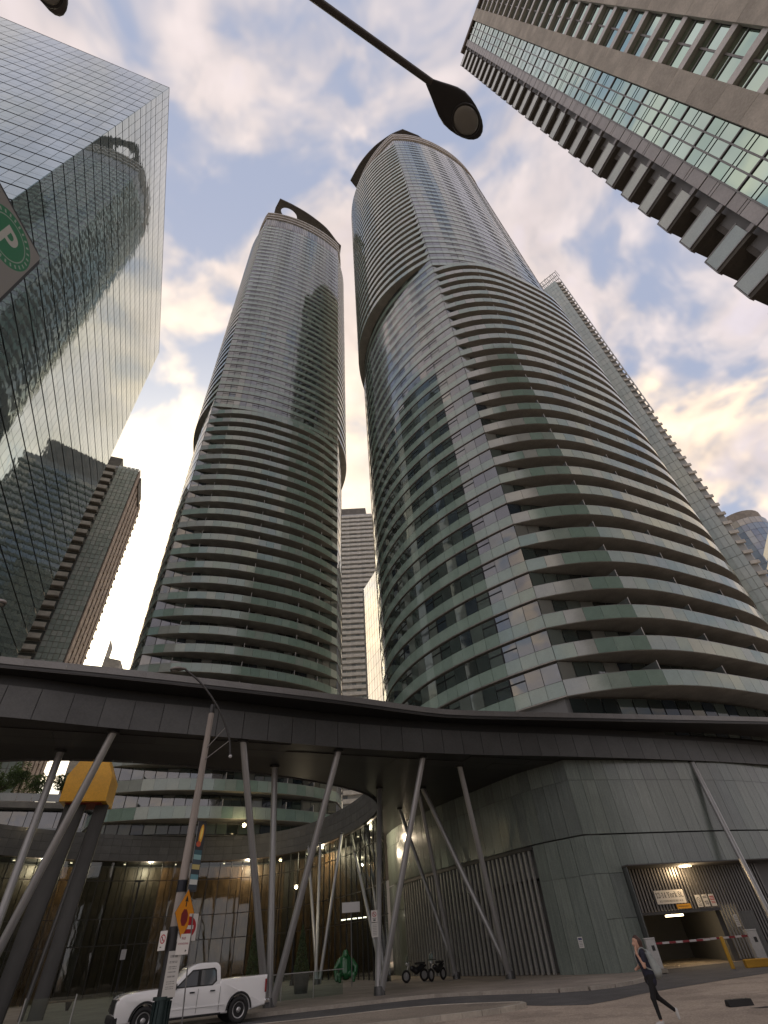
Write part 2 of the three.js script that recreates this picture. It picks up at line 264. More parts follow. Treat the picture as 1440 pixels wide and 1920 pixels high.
{ // left tower
  const L = [-36.1, -63.6], R = [-10.0, -77.6], dir = mul([-0.326, -0.945], 31), BL = add(L, dir), BR = add(R, dir);
  const ff = bowed(L, R, [2.5, 2.2], [3.8, 2.5]), fr = bowed(R, BR, [3.4, 2], [5.0, 2.2]), fb = bowed(BR, BL, [3, 2], [4, 2]), fl = bowed(BL, L, [3.4, 2], [4.7, 2.2]);
  Object.assign(ff, { seen: true, panels: 22, low: true, fins: [3, 10, 16, 19], oper: [1, 6, 11, 15, 19] });
  Object.assign(fl, { seen: true, panels: 22, low: false, fins: [5, 11, 17], oper: [3, 9, 15] }); Object.assign(fr, { seen: true, panels: 22, low: false, fins: [5, 11, 17], oper: [3, 9, 15] });
  Object.assign(fb, { seen: false, low: true });
  tower('residential_tower', 'slimmer curved glass tower on the left with a slanted dark roof blade', { faces: [ff, fr, fb, fl], y0: 14.75, foot: 13.46, nLow: 27, nTop: 66, gap: 0, screen: 7.2, ground: [0],
    rings: [[7.4, 0.6], [10.2, 0.6], [12.9, 0.7]], bladeY: 227.5,
    blade: catmull([[-33.6, -63.4], [-31.0, -60.3]], 2).concat(catmull([[-26.7, -62.6], [-22, -65.6], [-17.9, -68.8], [-14, -72.5], [-10.15, -78.2], [-8.9, -79.6]], 14), [[-10.3, -85.1], [-16, -84], [-30, -76], [-36, -68]]),
    bladeHole: Array.from({ length: 24 }, (_, i) => { const a = -i / 24 * 2 * Math.PI, u = Math.cos(a) * 3.4, v = Math.sin(a) * 2.0; return [-28.6 + u * 0.83 + v * 0.55, -66.0 - u * 0.55 + v * 0.83]; }), posts: [[-30, -71], [-18, -77], [-13, -82]] });
}
// ---------------------------------------------------------------- ground, road, pavement
const flatGeo = (outline, y) => { const g = plateGeo(outline, y - 0.001, y); return uvPlan(g); };
function uvPlan(g) { const p = g.attributes.position, uv = new Float32Array(p.count * 2); for (let i = 0; i < p.count; i++) { uv[i * 2] = p.getX(i) + p.getY(i) * 0.7; uv[i * 2 + 1] = p.getZ(i); } g.setAttribute('uv', new THREE.BufferAttribute(uv, 2)); return g; }
{ const g = new THREE.CircleGeometry(1500, 64); g.rotateX(-Math.PI / 2); uvPlan(g); struct('ground', g, P({ color: RGB(0.51, 0.45, 0.395), roughness: 0.9, map: TX.road, bumpMap: TX.asphalt, bumpScale: 0.004 }), { label: 'worn tan concrete road surface' }); }
const curbLine = catmull([[-60, -6], [-30, -20.5], [-20, -25.0], [-11, -29.2], [-7, -31.0], [-3, -32.6], [0.5, -33.6], [3.4, -32.4], [6.8, -30.4], [9.2, -31.4], [11.3, -34.6], [12.0, -37.2]], 60);
struct('asphalt_lane', flatGeo([[-60, -2], ...catmull([[-30, -16.5], [-12, -22.5], [-7, -25.6], [-3.7, -26.9], [0, -28.1], [3.2, -26.8], [5.5, -24.6], [8.7, -27.2], [15.6, -31.6], [28, -38]], 40), [34, -47], [12.5, -40], [-20, -50], [-62, -20]], 0.008), P({ color: RGB(0.12, 0.118, 0.118), roughness: 0.92, map: TX.asphalt, bumpMap: TX.asphalt, bumpScale: 0.004 }), { label: 'dark asphalt lane along the kerb' });
struct('pavement', uvPlan(plateGeo([...curbLine, [14, -60], [0, -110], [-80, -110], [-80, -10]], -0.05, 0.12)), P({ color: RGB(0.34, 0.31, 0.28), roughness: 0.9, map: TX.concrete, bumpMap: TX.asphalt, bumpScale: 0.003 }), { label: 'grey pavement in front of the podium' });
{ // kerbstones along the pavement edge
  const k = new THREE.Group(); k.name = 'kerb'; k.userData = { kind: 'structure', label: 'pale concrete kerb along the pavement' }; scene.add(k);
  const pts = catmull(curbLine, 66), its = []; for (let i = 0; i < pts.length - 1; i++) its.push(slabItem(pts[i], pts[i + 1], -0.04, 0.135, 0.2, 0.08, vary([0.45, 0.42, 0.38], 0.2), 0.015)); pieces(k, 'kerbstone', its, 'concrete', 80);
}
{ // traffic island
  const out = catmull([[-9, -24.6], [-3.7, -26.4], [0, -27.5], [3.0, -26.3], [3.7, -25.7], [2.7, -24.4], [0, -23.3], [-5, -22.0], [-9, -22.6]], 40, true);
  const isl = new THREE.Group(); isl.name = 'traffic_island'; isl.userData = { kind: 'structure', label: 'low paved traffic island with a pale kerb' }; scene.add(isl);
  part(isl, 'island_paving', uvPlan(plateGeo(out, -0.02, 0.125)), P({ color: RGB(0.34, 0.31, 0.27), roughness: 0.9, map: TX.road }));
  const its = []; for (let i = 0; i < out.length - 1; i++) its.push(slabItem(out[i + 1], out[i], -0.02, 0.14, 0.18, 0, vary([0.5, 0.47, 0.42], 0.15), 0.01)); pieces(isl, 'kerbstone', its, 'concrete', 80);
}
// ---------------------------------------------------------------- podium canopy with its oval opening
const hole = catmull([[-2.6, -47.6], [-3.3, -43.0], [-6.2, -38.5], [-11, -34], [-17.1, -30.0], [-23, -28.4], [-31, -29.6], [-38, -35.5], [-41.6, -45], [-39.8, -54.5], [-35.2, -61.2], [-28, -67.2], [-19.5, -70.2], [-13.2, -67.6], [-7.2, -60.0], [-3.6, -52.2]], 120, true).slice(0, -1);
const fasciaLine = catmull([[-62, 0], [-40, -11.5], [-28, -17.4], [-18.5, -22.2], [-14.8, -24.6], [-9.2, -27.7], [-3.7, -30.9], [3.9, -34.4], [11, -36.9], [21.9, -41.1], [29.6, -44.6], [38, -49]], 72);
const roofLine = catmull([[-62, 1.2], [-40, -10.3], [-28, -16.4], [-18.85, -21.2], [-14.7, -23.2], [-9.05, -26.2], [-3.5, -29.3], [1.2, -32.2], [2.9, -33.1], [5.2, -33.9], [11.05, -35.6], [20, -38.2], [28.3, -40.6], [38, -43.6]], 72);
const backLine = [[40, -62], [34, -92], [-10, -112], [-70, -112]];
{
  const T = thing('podium_canopy', 'dark metal podium canopy with an oval opening on slanted columns', 'canopy');
  const dark = mat('metal', [0.05, 0.05, 0.05]);
  part(T, 'roof_deck', plateGeo([...roofLine, ...backLine], 13.02, 13.3, [hole]), dark);
  part(T, 'roof_gravel', uvPlan(plateGeo([...roofLine.map((p) => add(p, [-0.25, -0.9])), ...backLine.map((p) => mul(p, 0.99))], 13.29, 13.38, [hole.map((p) => add([-21, -49], mul(sub(p, [-21, -49]), 1.03)))])), mat('concrete', [0.45, 0.44, 0.42]));
  part(T, 'soffit', plateGeo([...fasciaLine.map((p) => add(p, [-0.05, -0.12])), ...backLine.map((p) => mul(p, 0.98))], 11.05, 13.0, [hole.map((p) => { const c = [-21, -49]; return add(c, mul(sub(p, c), 1.012)); })]), mat('metal', [0.035, 0.035, 0.034]));
  const f1 = [], f2 = [], f3 = [], f4 = [];
  const fl = catmull(fasciaLine, 78); for (let i = 0; i < fl.length - 1; i++) f1.push(slabItem(fl[i], fl[i + 1], 11.0, 12.45, 0.06, 0.02, vary([0.085, 0.086, 0.084], 0.16), 0.03, 0.004));
  const rl = catmull(roofLine, 60); for (let i = 0; i < rl.length - 1; i++) { f2.push(slabItem(rl[i], rl[i + 1], 13.16, 13.5, 0.05, 0.03, vary([0.2, 0.197, 0.19], 0.08), 0.008)); f3.push(slabItem(rl[i], rl[i + 1], 12.99, 13.14, 0.05, -0.05, [0.13, 0.128, 0.124], 0.008)); }
  pieces(T, 'fascia_panel', f1, 'metal', 120); pieces(T, 'roof_edge_cap', f2, 'metal', 80); pieces(T, 'gutter_strip', f3, 'metal', 60);
  const hp = hole.concat([hole[0]]), rows = [[11.0, 11.62], [11.64, 12.36], [12.38, 13.02], [13.04, 13.42]];
  for (let i = 0; i < hp.length - 1; i++) for (const [r, [a, b]] of rows.entries()) f4.push(slabItem(hp[i], hp[i + 1], a, b, 0.05, 0, vary([0.13, 0.132, 0.13], 0.12), 0.018, 0.004));
  // soffit boards on the underside
  const inside = (p, poly) => { let r = false; for (let i = 0, j = poly.length - 1; i < poly.length; j = i++) { const a = poly[i], b = poly[j]; if ((a[1] > p[1]) !== (b[1] > p[1]) && p[0] < (b[0] - a[0]) * (p[1] - a[1]) / (b[1] - a[1]) + a[0]) r = !r; } return r; };
  const outer = [...fasciaLine.map((p) => add(p, [-0.1, -0.3])), ...backLine], ex = [0.9, -0.436], ey = [0.436, 0.9], bigHole = hole.map((p) => add([-21, -49], mul(sub(p, [-21, -49]), 1.012))); let nSof = 0;
  for (let u = -34; u < 46; u += 2.42) for (let v = -32; v < -10; v += 1.22) { const cs = [[0, 0], [2.4, 0], [0, 1.2], [2.4, 1.2]].map(([du, dv]) => add(mul(ex, u + du), mul(ey, v + dv))); if (!cs.every((p) => inside(p, outer) && !inside(p, bigHole)) || nSof >= 290) continue; nSof++; const m = add(mul(ex, u + 1.2), mul(ey, v + 0.6)); boxPart(T, 'soffit_panel', 2.4, 0.03, 1.2, [m[0], 11.03 - (nSof % 3) * 0.002, m[1]], mat('metal', vary([0.055, 0.055, 0.053], 0.2)), 0.451); }
  pieces(T, 'opening_panel', f4, 'matte', 300);
}
const V_COLUMNS = [
  [[-7.7, -34.0], [[-8.9, -28.4], [-8.3, -33.7], [-3.95, -31.6]], 0.18, 'bundle of three slanted grey columns right behind the white pickup'],
  [[-2.35, -36.25], [[-2.07, -41.5], [1.2, -34.4]], 0.175, 'grey column pair spreading up from a foot that carries two parking signs'],
  [[5.3, -41.2], [[3.75, -37.2], [1.2, -42.6]], 0.175, 'grey column pair rising in front of the dark louvred wall'],
  [[2.3, -46.2], [[0.9, -43.4], [-0.8, -49.3]], 0.15, 'thinner column pair further back beside the louvred wall'],
  [[21.3, -39.4], [[21.5, -41.2]], 0.175, 'single grey column before the garage at the right edge'],
  [[-8.7, -55.6], [[-10.0, -64.0], [-11.6, -65.6], [-7.0, -58.8]], 0.15, 'slender column trio under the far rim of the canopy'],
  [[-2.9, -51.0], [[-6.2, -60.0], [-4.3, -56.6]], 0.15, 'slender column pair in front of the wooden lobby wall'],
  [[-18.7, -27.3], [[-14.74, -25.4], [-18.66, -27.6]], 0.18, 'grey column pair at the left edge crossing the yellow house'],
];
for (const [b, tops, r, label] of V_COLUMNS) {
  const T = thing('slanted_column', label, 'column', 'slanted canopy columns', [b[0], 0.12, b[1]]);
  part(T, 'base_plate', new THREE.CylinderGeometry(r * 1.6, r * 1.8, 0.35, 20).translate(0, 0.17, 0), mat('metal', [0.10, 0.10, 0.10]));
  tops.forEach((t, i) => { const o = (i - (tops.length - 1) / 2) * 0.16; part(T, 'shaft', rodGeo([o, 0.05, 0], [t[0] - b[0], 10.94, t[1] - b[1]], r, r, 18), mat('metal', [0.42, 0.422, 0.42])); part(T, 'collar', rodGeo([t[0] - b[0], 10.83, t[1] - b[1]], [t[0] - b[0], 10.93, t[1] - b[1]], r * 1.7, r * 1.7, 18), mat('metal', [0.06, 0.06, 0.06])); });
}
// ---------------------------------------------------------------- glass podium block under the right tower
const leftWall = catmull([[-2.6, -62], [-1.27, -57.6], [0.77, -53.2], [2.88, -49.2], [5.36, -45.3], [7.08, -42.5], [8.74, -40.1], [11.04, -37.92]], 28), rightWall = [[11.04, -37.92], [12.6, -38.25], [23.6, -41.9], [31, -45.8], [38, -50]];
{
  const T = thing('glass_podium', 'frosted grey green glass podium block with louvres and garage recess', 'building');
  const shell = [...leftWall.map((p) => add(p, [0.5, -0.25])), [12.3, -38.55], [12.62, -39.9], [24.0, -43.7], [31, -46.6], [38, -51], [34, -80], [4, -80]];
  const low = [...leftWall.map((p, i) => add(p, i > 4 && i < 25 ? [1.5, -0.75] : [0.5, -0.25])), [12.3, -38.55], [12.62, -39.9], [13.2, -41.6], [13.2, -50], [20.9, -52], [19.75, -43.1], [24.0, -43.7], [31, -46.6], [38, -51], [34, -80], [4, -80]];
  part(T, 'inner_wall', plateGeo(shell, 4.85, 12.9), mat('plain', [0.17, 0.175, 0.172]));
  part(T, 'lower_wall', plateGeo(low, 0, 4.84), mat('plain', [0.15, 0.15, 0.148]));
  const its = [], tones = [[0.205, 0.245, 0.22], [0.24, 0.28, 0.25], [0.22, 0.26, 0.235], [0.185, 0.215, 0.2]];
  const lw = leftWall, N = lw.length - 1;
  const rowsL = [[0.12, 4.55], [4.57, 6.55], [6.63, 9.75], [9.77, 11.04]];
  for (let i = 0; i < N; i++) for (const [r, [a, b]] of rowsL.entries()) { if (r < 2 && i >= 5 && i < N - 4) { continue; } its.push(slabItem(lw[i], lw[i + 1], a, b, 0.05, 0, pick(tones), 0.03, 0.003)); }
  const rw = catmull([rightWall[0], [17.5, -39.9], [24, -42.2], [31, -45.8]], 21);
  for (let i = 0; i < 21; i++) for (const [r, [a, b]] of [[0.02, 2.4], [2.42, 4.55], [4.85, 6.55], [6.63, 9.75], [9.77, 11.04]].entries()) { if (r < 2 && i > 1) continue; its.push(slabItem(rw[i], rw[i + 1], r === 2 && i < 2 ? 4.57 : a, b, 0.05, 0, pick(tones), 0.03, 0.003)); }
  pieces(T, 'glass_panel', its, 'wallglass', 300);
  // louvred stretch of the left wall
  const fins = []; for (let i = 5; i < N - 4; i++) for (let k = 0; k < 2; k++) { const a = add(lw[i], mul(sub(lw[i + 1], lw[i]), k / 2)), d = sub(lw[i + 1], lw[i]), n = norm(d); const c = add(a, mul(n, -0.05)); fins.push({ w: 0.17, h: 6.2, d: 0.12, m: at(c[0], 3.24, c[1], Math.atan2(-d[1], d[0])), tone: [0.5, 0.505, 0.49] }); }
  pieces(T, 'louvre_fin', fins, 'metal', 120);
  const hd = []; for (let i = 5; i < N - 4; i++) hd.push(slabItem(lw[i], lw[i + 1], 6.35, 6.56, 0.1, 0.03, [0.1, 0.1, 0.1], 0)); pieces(T, 'louvre_head', hd, 'metal', 30);
  // garage recess: ribbed cladding, opening, ramp
  const A = [12.55, -39.85], B = [24.0, -43.62], d = unit(sub(B, A)), yaw = Math.atan2(-d[1], d[0]), n = norm(d), L = len(sub(B, A)), P2 = (s, o) => add(add(A, mul(d, s)), mul(n, o));
  const ribs = []; for (let s = 0.1; s < L - 0.1; s += 0.24) { const inside = s > 0.85 && s < 7.5; const y0 = inside ? 2.62 : 0.12; const c = P2(s, 0.05); ribs.push({ w: 0.13, h: 4.82 - y0, d: 0.1, m: at(c[0], (4.82 + y0) / 2, c[1], yaw), tone: [0.155, 0.15, 0.145] }); }
  pieces(T, 'cladding_rib', ribs, 'metal', 80);
  const c1 = P2(4.17, -0.02); boxPart(T, 'door_lintel', 6.75, 0.14, 0.2, [c1[0], 2.54, c1[1]], mat('metal', [0.06, 0.06, 0.06]), yaw);
  const ceil = P2(L / 2, 1.0); boxPart(T, 'recess_ceiling', L, 0.06, 2.2, [ceil[0], 4.86, ceil[1]], mat('matte', [0.12, 0.12, 0.118]), yaw);
  const j0 = P2(0.1, 0.9); boxPart(T, 'recess_cheek', 0.08, 4.7, 1.75, [j0[0], 2.45, j0[1]], mat('wallglass', [0.09, 0.1, 0.095]), yaw);
  const sd = P2(9.4, 0.06); boxPart(T, 'side_door', 1.1, 2.3, 0.08, [sd[0], 1.2, sd[1]], mat('paint', [0.13, 0.14, 0.135]), yaw);
  // garage inside: lamp and back wall
  const gl = P2(6.0, -2.6); boxPart(T, 'garage_ceiling', 8.4, 0.08, 9, [P2(4.4, -4.6)[0], 2.75, P2(4.4, -4.6)[1]], mat('matte', [0.12, 0.11, 0.1]), yaw);
  boxPart(T, 'garage_lamp', 1.25, 0.1, 0.28, [gl[0], 2.42, gl[1]], P({ color: RGB(0.9, 0.85, 0.7), emissive: RGB(1, 0.78, 0.45), emissiveIntensity: 5, roughness: 0.5 }), yaw);
  const pl = new THREE.PointLight(RGB(1, 0.75, 0.45), 2.2, 20); pl.position.set(gl[0], 2.3, gl[1]); pl.castShadow = true; pl.shadow.radius = 12; scene.add(pl);
  // warm spot above the signs inside the recess
  const wl = P2(5.4, 0.75); boxPart(T, 'recess_downlight', 0.9, 0.06, 0.12, [wl[0], 4.78, wl[1]], P({ color: RGB(0.9, 0.85, 0.7), emissive: RGB(1, 0.72, 0.4), emissiveIntensity: 4 }), yaw);
  const wp = new THREE.PointLight(RGB(1, 0.72, 0.42), 7, 8); wp.position.set(wl[0], 4.6, wl[1]); wp.castShadow = true; wp.shadow.radius = 10; scene.add(wp);
  // signs on the ribbed wall
  const q = P2(3.9, 0.14), text = (x, s, px, py, size, font = 'serif', col = '#111', al = 'center') => { x.fillStyle = col; x.font = `bold ${size}px ${font}`; x.textAlign = al; x.textBaseline = 'middle'; x.fillText(s, px, py, 730); };
  signPlate(T, 'address_sign', 2.25, 0.69, [q[0], 3.3, q[1]], yaw, canvasTex(768, 236, (x, w, h) => { x.fillStyle = '#cfccc6'; x.fillRect(0, 0, w, h); text(x, '12-14 York St.', w / 2, 86, 132); text(x, 'ICE CONDOMINIUMS I & II', w / 2, 190, 46); }), { label: 'white sign reading 12-14 York St.' });
  const q2 = P2(4.7, 0.14); signPlate(T, 'yellow_sign', 1.1, 0.24, [q2[0], 2.79, q2[1]], yaw, canvasTex(256, 64, (x, w, h) => { x.fillStyle = '#c08a12'; x.fillRect(0, 0, w, h); x.fillStyle = '#5a4310'; for (let i = 0; i < 14; i++) x.fillRect(34 + i * 14, 24, 9, 16); }));
  [[6.0, 0], [6.55, 1], [7.1, 2]].forEach(([s, i]) => { const r = P2(s, 0.14); signPlate(T, 'notice_plate', 0.42, 0.62, [r[0], 3.0, r[1]], yaw, canvasTex(128, 190, (x, w, h) => { x.fillStyle = '#c9c6c0'; x.fillRect(0, 0, w, h); if (i === 0) { x.strokeStyle = '#444'; x.lineWidth = 9; x.beginPath(); x.arc(w / 2, 80, 38, 0, 7); x.stroke(); x.beginPath(); x.moveTo(38, 54); x.lineTo(90, 106); x.stroke(); x.fillStyle = '#555'; x.fillRect(24, 140, 80, 10); x.fillRect(24, 160, 80, 10); } else if (i === 1) { x.fillStyle = '#555'; x.fillRect(18, 24, 92, 12); x.fillRect(18, 46, 92, 12); text(x, '10', w / 2, 130, 86, 'sans-serif'); } else { x.fillStyle = '#a32a34'; x.fillRect(14, 30, 100, 62); x.fillStyle = '#ddd'; x.fillRect(24, 48, 80, 9); x.fillRect(24, 68, 80, 9); x.fillStyle = '#a33'; x.fillRect(18, 112, 92, 10); x.fillRect(18, 134, 92, 10); } })); });
  const r3 = P2(8.35, 0.14); signPlate(T, 'notice_plate', 0.34, 0.6, [r3[0], 1.9, r3[1]], yaw, canvasTex(96, 170, (x, w, h) => { x.fillStyle = '#b9b7b2'; x.fillRect(0, 0, w, h); x.fillStyle = '#666'; for (let i = 0; i < 6; i++) x.fillRect(14, 20 + i * 24, 68, 9); }));
  const wn = norm(sub(leftWall[27], leftWall[26])), wp2 = add(leftWall[26], mul(wn, 0.06)); signPlate(T, 'notice_plate', 0.32, 0.5, [wp2[0], 1.5, wp2[1]], Math.atan2(wn[0], wn[1]), canvasTex(96, 150, (x, w, h) => { x.fillStyle = '#cfcfca'; x.fillRect(0, 0, w, h); x.fillStyle = '#557'; x.fillRect(12, 14, 72, 30); x.fillStyle = '#888'; for (let i = 0; i < 4; i++) x.fillRect(14, 60 + i * 20, 66, 8); }));
}
// ---------------------------------------------------------------- lobby behind the oval opening
{
  const T = thing('lobby', 'tall glazed lobby with warm wooden walls beneath the far canopy rim', 'building');
  const c0 = [-21, -49], far = hole.filter((p) => (p[1] < -49.3 && p[0] < -2)).map((p) => add(c0, mul(sub(p, c0), 1.03)));
  const order = far.map((p) => [Math.atan2(p[1] - c0[1], p[0] - c0[0]), p]).sort((a, b) => a[0] - b[0]).map((x) => x[1]);    // from the left round the back to the right
  const line = catmull([[-46, -46], ...order], 52); const fac = (p) => p;
  const g = [], mul1 = [], rows = [[0.15, 3.95], [4.03, 6.05], [6.13, 9.25], [9.33, 11.0]];
  for (let i = 0; i < line.length - 1; i++) { for (const [a, b] of rows) g.push(slabItem(fac(line[i]), fac(line[i + 1]), a, b, 0.02, 0, null, 0.07, 0.004)); }
  for (const it of g) { const o = part(T, 'lobby_pane', boxGeo(it.w, it.h, it.d), clearGlass); it.m.decompose(o.position, o.quaternion, o.scale); }
  const bars = []; for (let i = 0; i < line.length - 1; i++) { for (const y of [4.0, 6.1, 9.3]) bars.push(slabItem(line[i], line[i + 1], y - 0.035, y + 0.035, 0.1, 0, [0.05, 0.05, 0.05], 0)); const d = sub(line[i + 1], line[i]); bars.push({ w: 0.06, h: 10.9, d: 0.12, m: at(line[i][0], 5.55, line[i][1], Math.atan2(-d[1], d[0])), tone: [0.05, 0.05, 0.05] }); }
  pieces(T, 'mullion', bars, 'metal', 220);
  const back = line.map((p) => add(c0, mul(sub(p, c0), 1.16))).filter((p) => p[0] < -3.5);
  const boards = []; for (let i = 0; i < back.length - 1; i++) for (let k = 0; k < 2; k++) { const a = add(back[i], mul(sub(back[i + 1], back[i]), k / 2)), b = add(back[i], mul(sub(back[i + 1], back[i]), (k + 1) / 2)); const w = Math.sin(i * 0.55) + Math.sin(i * 0.21 + 2); boards.push(slabItem(a, b, 0.14, 10.8, 0.1 + 0.14 * (k ^ (i & 1)), 0, w > -0.2 ? vary([0.23, 0.155, 0.09], 0.5) : vary([0.07, 0.065, 0.055], 0.4), 0.05)); }
  pieces(T, 'wood_board', boards, 'wood', 120);
  part(T, 'lobby_back', plateGeo([...back.map((p) => add(c0, mul(sub(p, c0), 1.012))), ...back.slice().reverse().map((p) => add(c0, mul(sub(p, c0), 1.03)))], 0.12, 11), mat('matte', [0.05, 0.05, 0.05]));
  part(T, 'lobby_floor', uvPlan(plateGeo([...line.slice(0, -4), ...back.slice().reverse()], 0.12, 0.14)), mat('paint', [0.25, 0.23, 0.2]));
  const lampM = P({ color: RGB(0.9, 0.85, 0.75), emissive: RGB(1, 0.82, 0.55), emissiveIntensity: 1.6 });
  const mid = line.map((p) => add(c0, mul(sub(p, c0), 1.085)));
  for (let i = 3; i < mid.length - 2; i += 4) { part(T, 'ceiling_light', new THREE.CylinderGeometry(0.11, 0.11, 0.05, 14).translate(mid[i][0], 10.98, mid[i][1]), lampM); }
  for (let i = 5; i < mid.length - 2; i += 8) { const l = new THREE.PointLight(RGB(1, 0.8, 0.56), 26, 30); l.position.set(mid[i][0], 10.5, mid[i][1]); l.castShadow = true; l.shadow.radius = 8; scene.add(l); }
  boxPart(T, 'reception_light', 3.2, 0.08, 0.1, [mid[42][0], 4.4, mid[42][1]], P({ color: RGB(0.9, 0.85, 0.75), emissive: RGB(1, 0.9, 0.7), emissiveIntensity: 5 }), -0.6);
}
// ---------------------------------------------------------------- neighbouring buildings
{ // mirror glass office block at the left
  const N = [-40.5, -16.05], b = [-0.4, -0.9165], a = [-0.917, 0.399], T = thing('glass_office_tower', 'sharp cornered mirror glass office tower filling the upper left', 'tower');
  const Hb = 150, far = add(N, mul(b, 69.5)), lft = add(N, mul(a, 66));
  part(T, 'core_wall', plateGeo([lft, N, far, add(far, mul(a, 66))].map((p, i) => add(p, mul(add(mul(b, i < 2 ? 1 : -1), mul(a, i === 1 || i === 2 ? 1 : -1)), 0.15))), 0, Hb - 0.2), mat('plain', [0.12, 0.125, 0.13]));
  const its = [], tone = [[0.44, 0.55, 0.575], [0.42, 0.53, 0.555], [0.47, 0.575, 0.59]], ys = []; let y = Hb; for (const h of [6.2, 5.8]) { ys.push([y - h, y]); y -= h; } while (y > 4) { ys.push([y - 4, y]); y -= 4; }
  const face = (p0, p1, n) => { for (let i = 0; i < n; i++) { const A = add(p0, mul(sub(p1, p0), i / n)), B = add(p0, mul(sub(p1, p0), (i + 1) / n)); for (const [u, v] of ys) { const m = u + (v - u) * 0.36; its.push(slabItem(A, B, u + 0.17, m - 0.03, 0.04, 0, pick(tone), 0.06, 0.0026)); its.push(slabItem(A, B, m + 0.03, v - 0.17, 0.04, 0, pick(tone), 0.06, 0.0026)); } } };
  face(lft, N, 40); face(N, far, 44);
  pieces(T, 'window_pane', its, 'mirror', 300);
  part(T, 'roof_edge', plateGeo([add(lft, mul(b, -0.05)), add(N, [0.06, 0.02]), add(far, [0.06, 0.02]), add(far, mul(a, 66))], Hb - 0.12, Hb + 0.1), mat('metal', [0.09, 0.09, 0.095]));
}
{ // apartment tower with brick flank, beyond the office tower
  const C = [-78.7, -106], a = [-0.917, 0.399], b = [-0.4, -0.9165], T = thing('apartment_tower', 'apartment tower with recessed balconies and a pinkish brick flank', 'tower'), f = 2.95, h = 124;
  const lft = add(C, mul(a, 40)), bk = add(C, mul(b, 21)), X = (p, q) => add(C, add(mul(a, p), mul(b, q)));
  part(T, 'core_wall', plateGeo([X(40, 0.4), X(0.3, 0.4), X(0.3, 20.7), X(40, 20.7)], 0, h), mat('concrete', [0.5, 0.5, 0.475]));
  part(T, 'penthouse', plateGeo([X(30, 2), X(6.5, 2), X(6.5, 12), X(30, 12)], h, h + 5.5), mat('concrete', [0.20, 0.2, 0.19])); part(T, 'penthouse', plateGeo([X(5, 3.5), X(-0.6, 3.5), X(-0.6, 14), X(5, 14)], h - 4, h - 0.3), mat('concrete', [0.2, 0.19, 0.18]));
  const pan = [], slab = [], brick = [], dark = [];
  for (let k = 0; k < 42; k++) { const y = k * f + 0.3;
    for (let i = 0; i < 5; i++) for (let r = 0; r < 2; r++) pan.push(slabItem(X(6.2 - i * 1.22, 0), X(6.2 - (i + 1) * 1.22, 0), y + 0.05 + r * 1.45, y + 1.42 + r * 1.45, 0.06, 0.1, pick([[0.46, 0.54, 0.50], [0.40, 0.48, 0.44], [0.52, 0.58, 0.54]]), 0.16, 0.012));
    slab.push(slabItem(X(12.4, 0), X(6.6, 0), y + 0.1, y + 1.3, 0.16, 1.1, [0.66, 0.66, 0.63], 0)); slab.push({ w: 5.8, h: 0.2, d: 1.3, m: at(X(9.5, -0.5)[0], y, X(9.5, -0.5)[1], 0.41), tone: [0.3, 0.29, 0.27] });
    dark.push(slabItem(X(12.4, 0), X(6.4, 0), y + 0.1, y + 2.7, 0.06, -0.3, [0.11, 0.125, 0.12], 0));
    for (const s of [14, 20, 27, 33]) { slab.push(slabItem(X(s + 5, 0), X(s, 0), y + 0.1, y + 1.2, 0.14, 0.9, [0.16, 0.19, 0.18], 0)); dark.push(slabItem(X(s + 5.6, 0), X(s - 0.4, 0), y + 0.1, y + 2.6, 0.06, 0.05, [0.10, 0.125, 0.118], 0)); }
    for (let q = 0; q < 5; q++) { brick.push(slabItem(X(0, q * 4.2 + 0.1), X(0, q * 4.2 + 2.9), y - 0.2, y + 2.73, 0.3, 0.1, vary([0.55, 0.46, 0.41], 0.15), 0)); dark.push(slabItem(X(0, q * 4.2 + 2.95), X(0, q * 4.2 + 4.15), y, y + 2.6, 0.06, 0, pick([[0.14, 0.14, 0.14], [0.22, 0.22, 0.21]]), 0)); brick.push(slabItem(X(0, q * 4.2 + 2.95), X(0, q * 4.2 + 4.15), y - 0.3, y - 0.02, 0.5, 0.15, [0.45, 0.38, 0.33], 0)); }
  }
  pieces(T, 'window_pane', pan, 'frost', 220); pieces(T, 'balcony_front', slab, 'concrete', 120); pieces(T, 'brick_panel', brick, 'concrete', 80); pieces(T, 'recess_glass', dark, 'vision', 60);
}
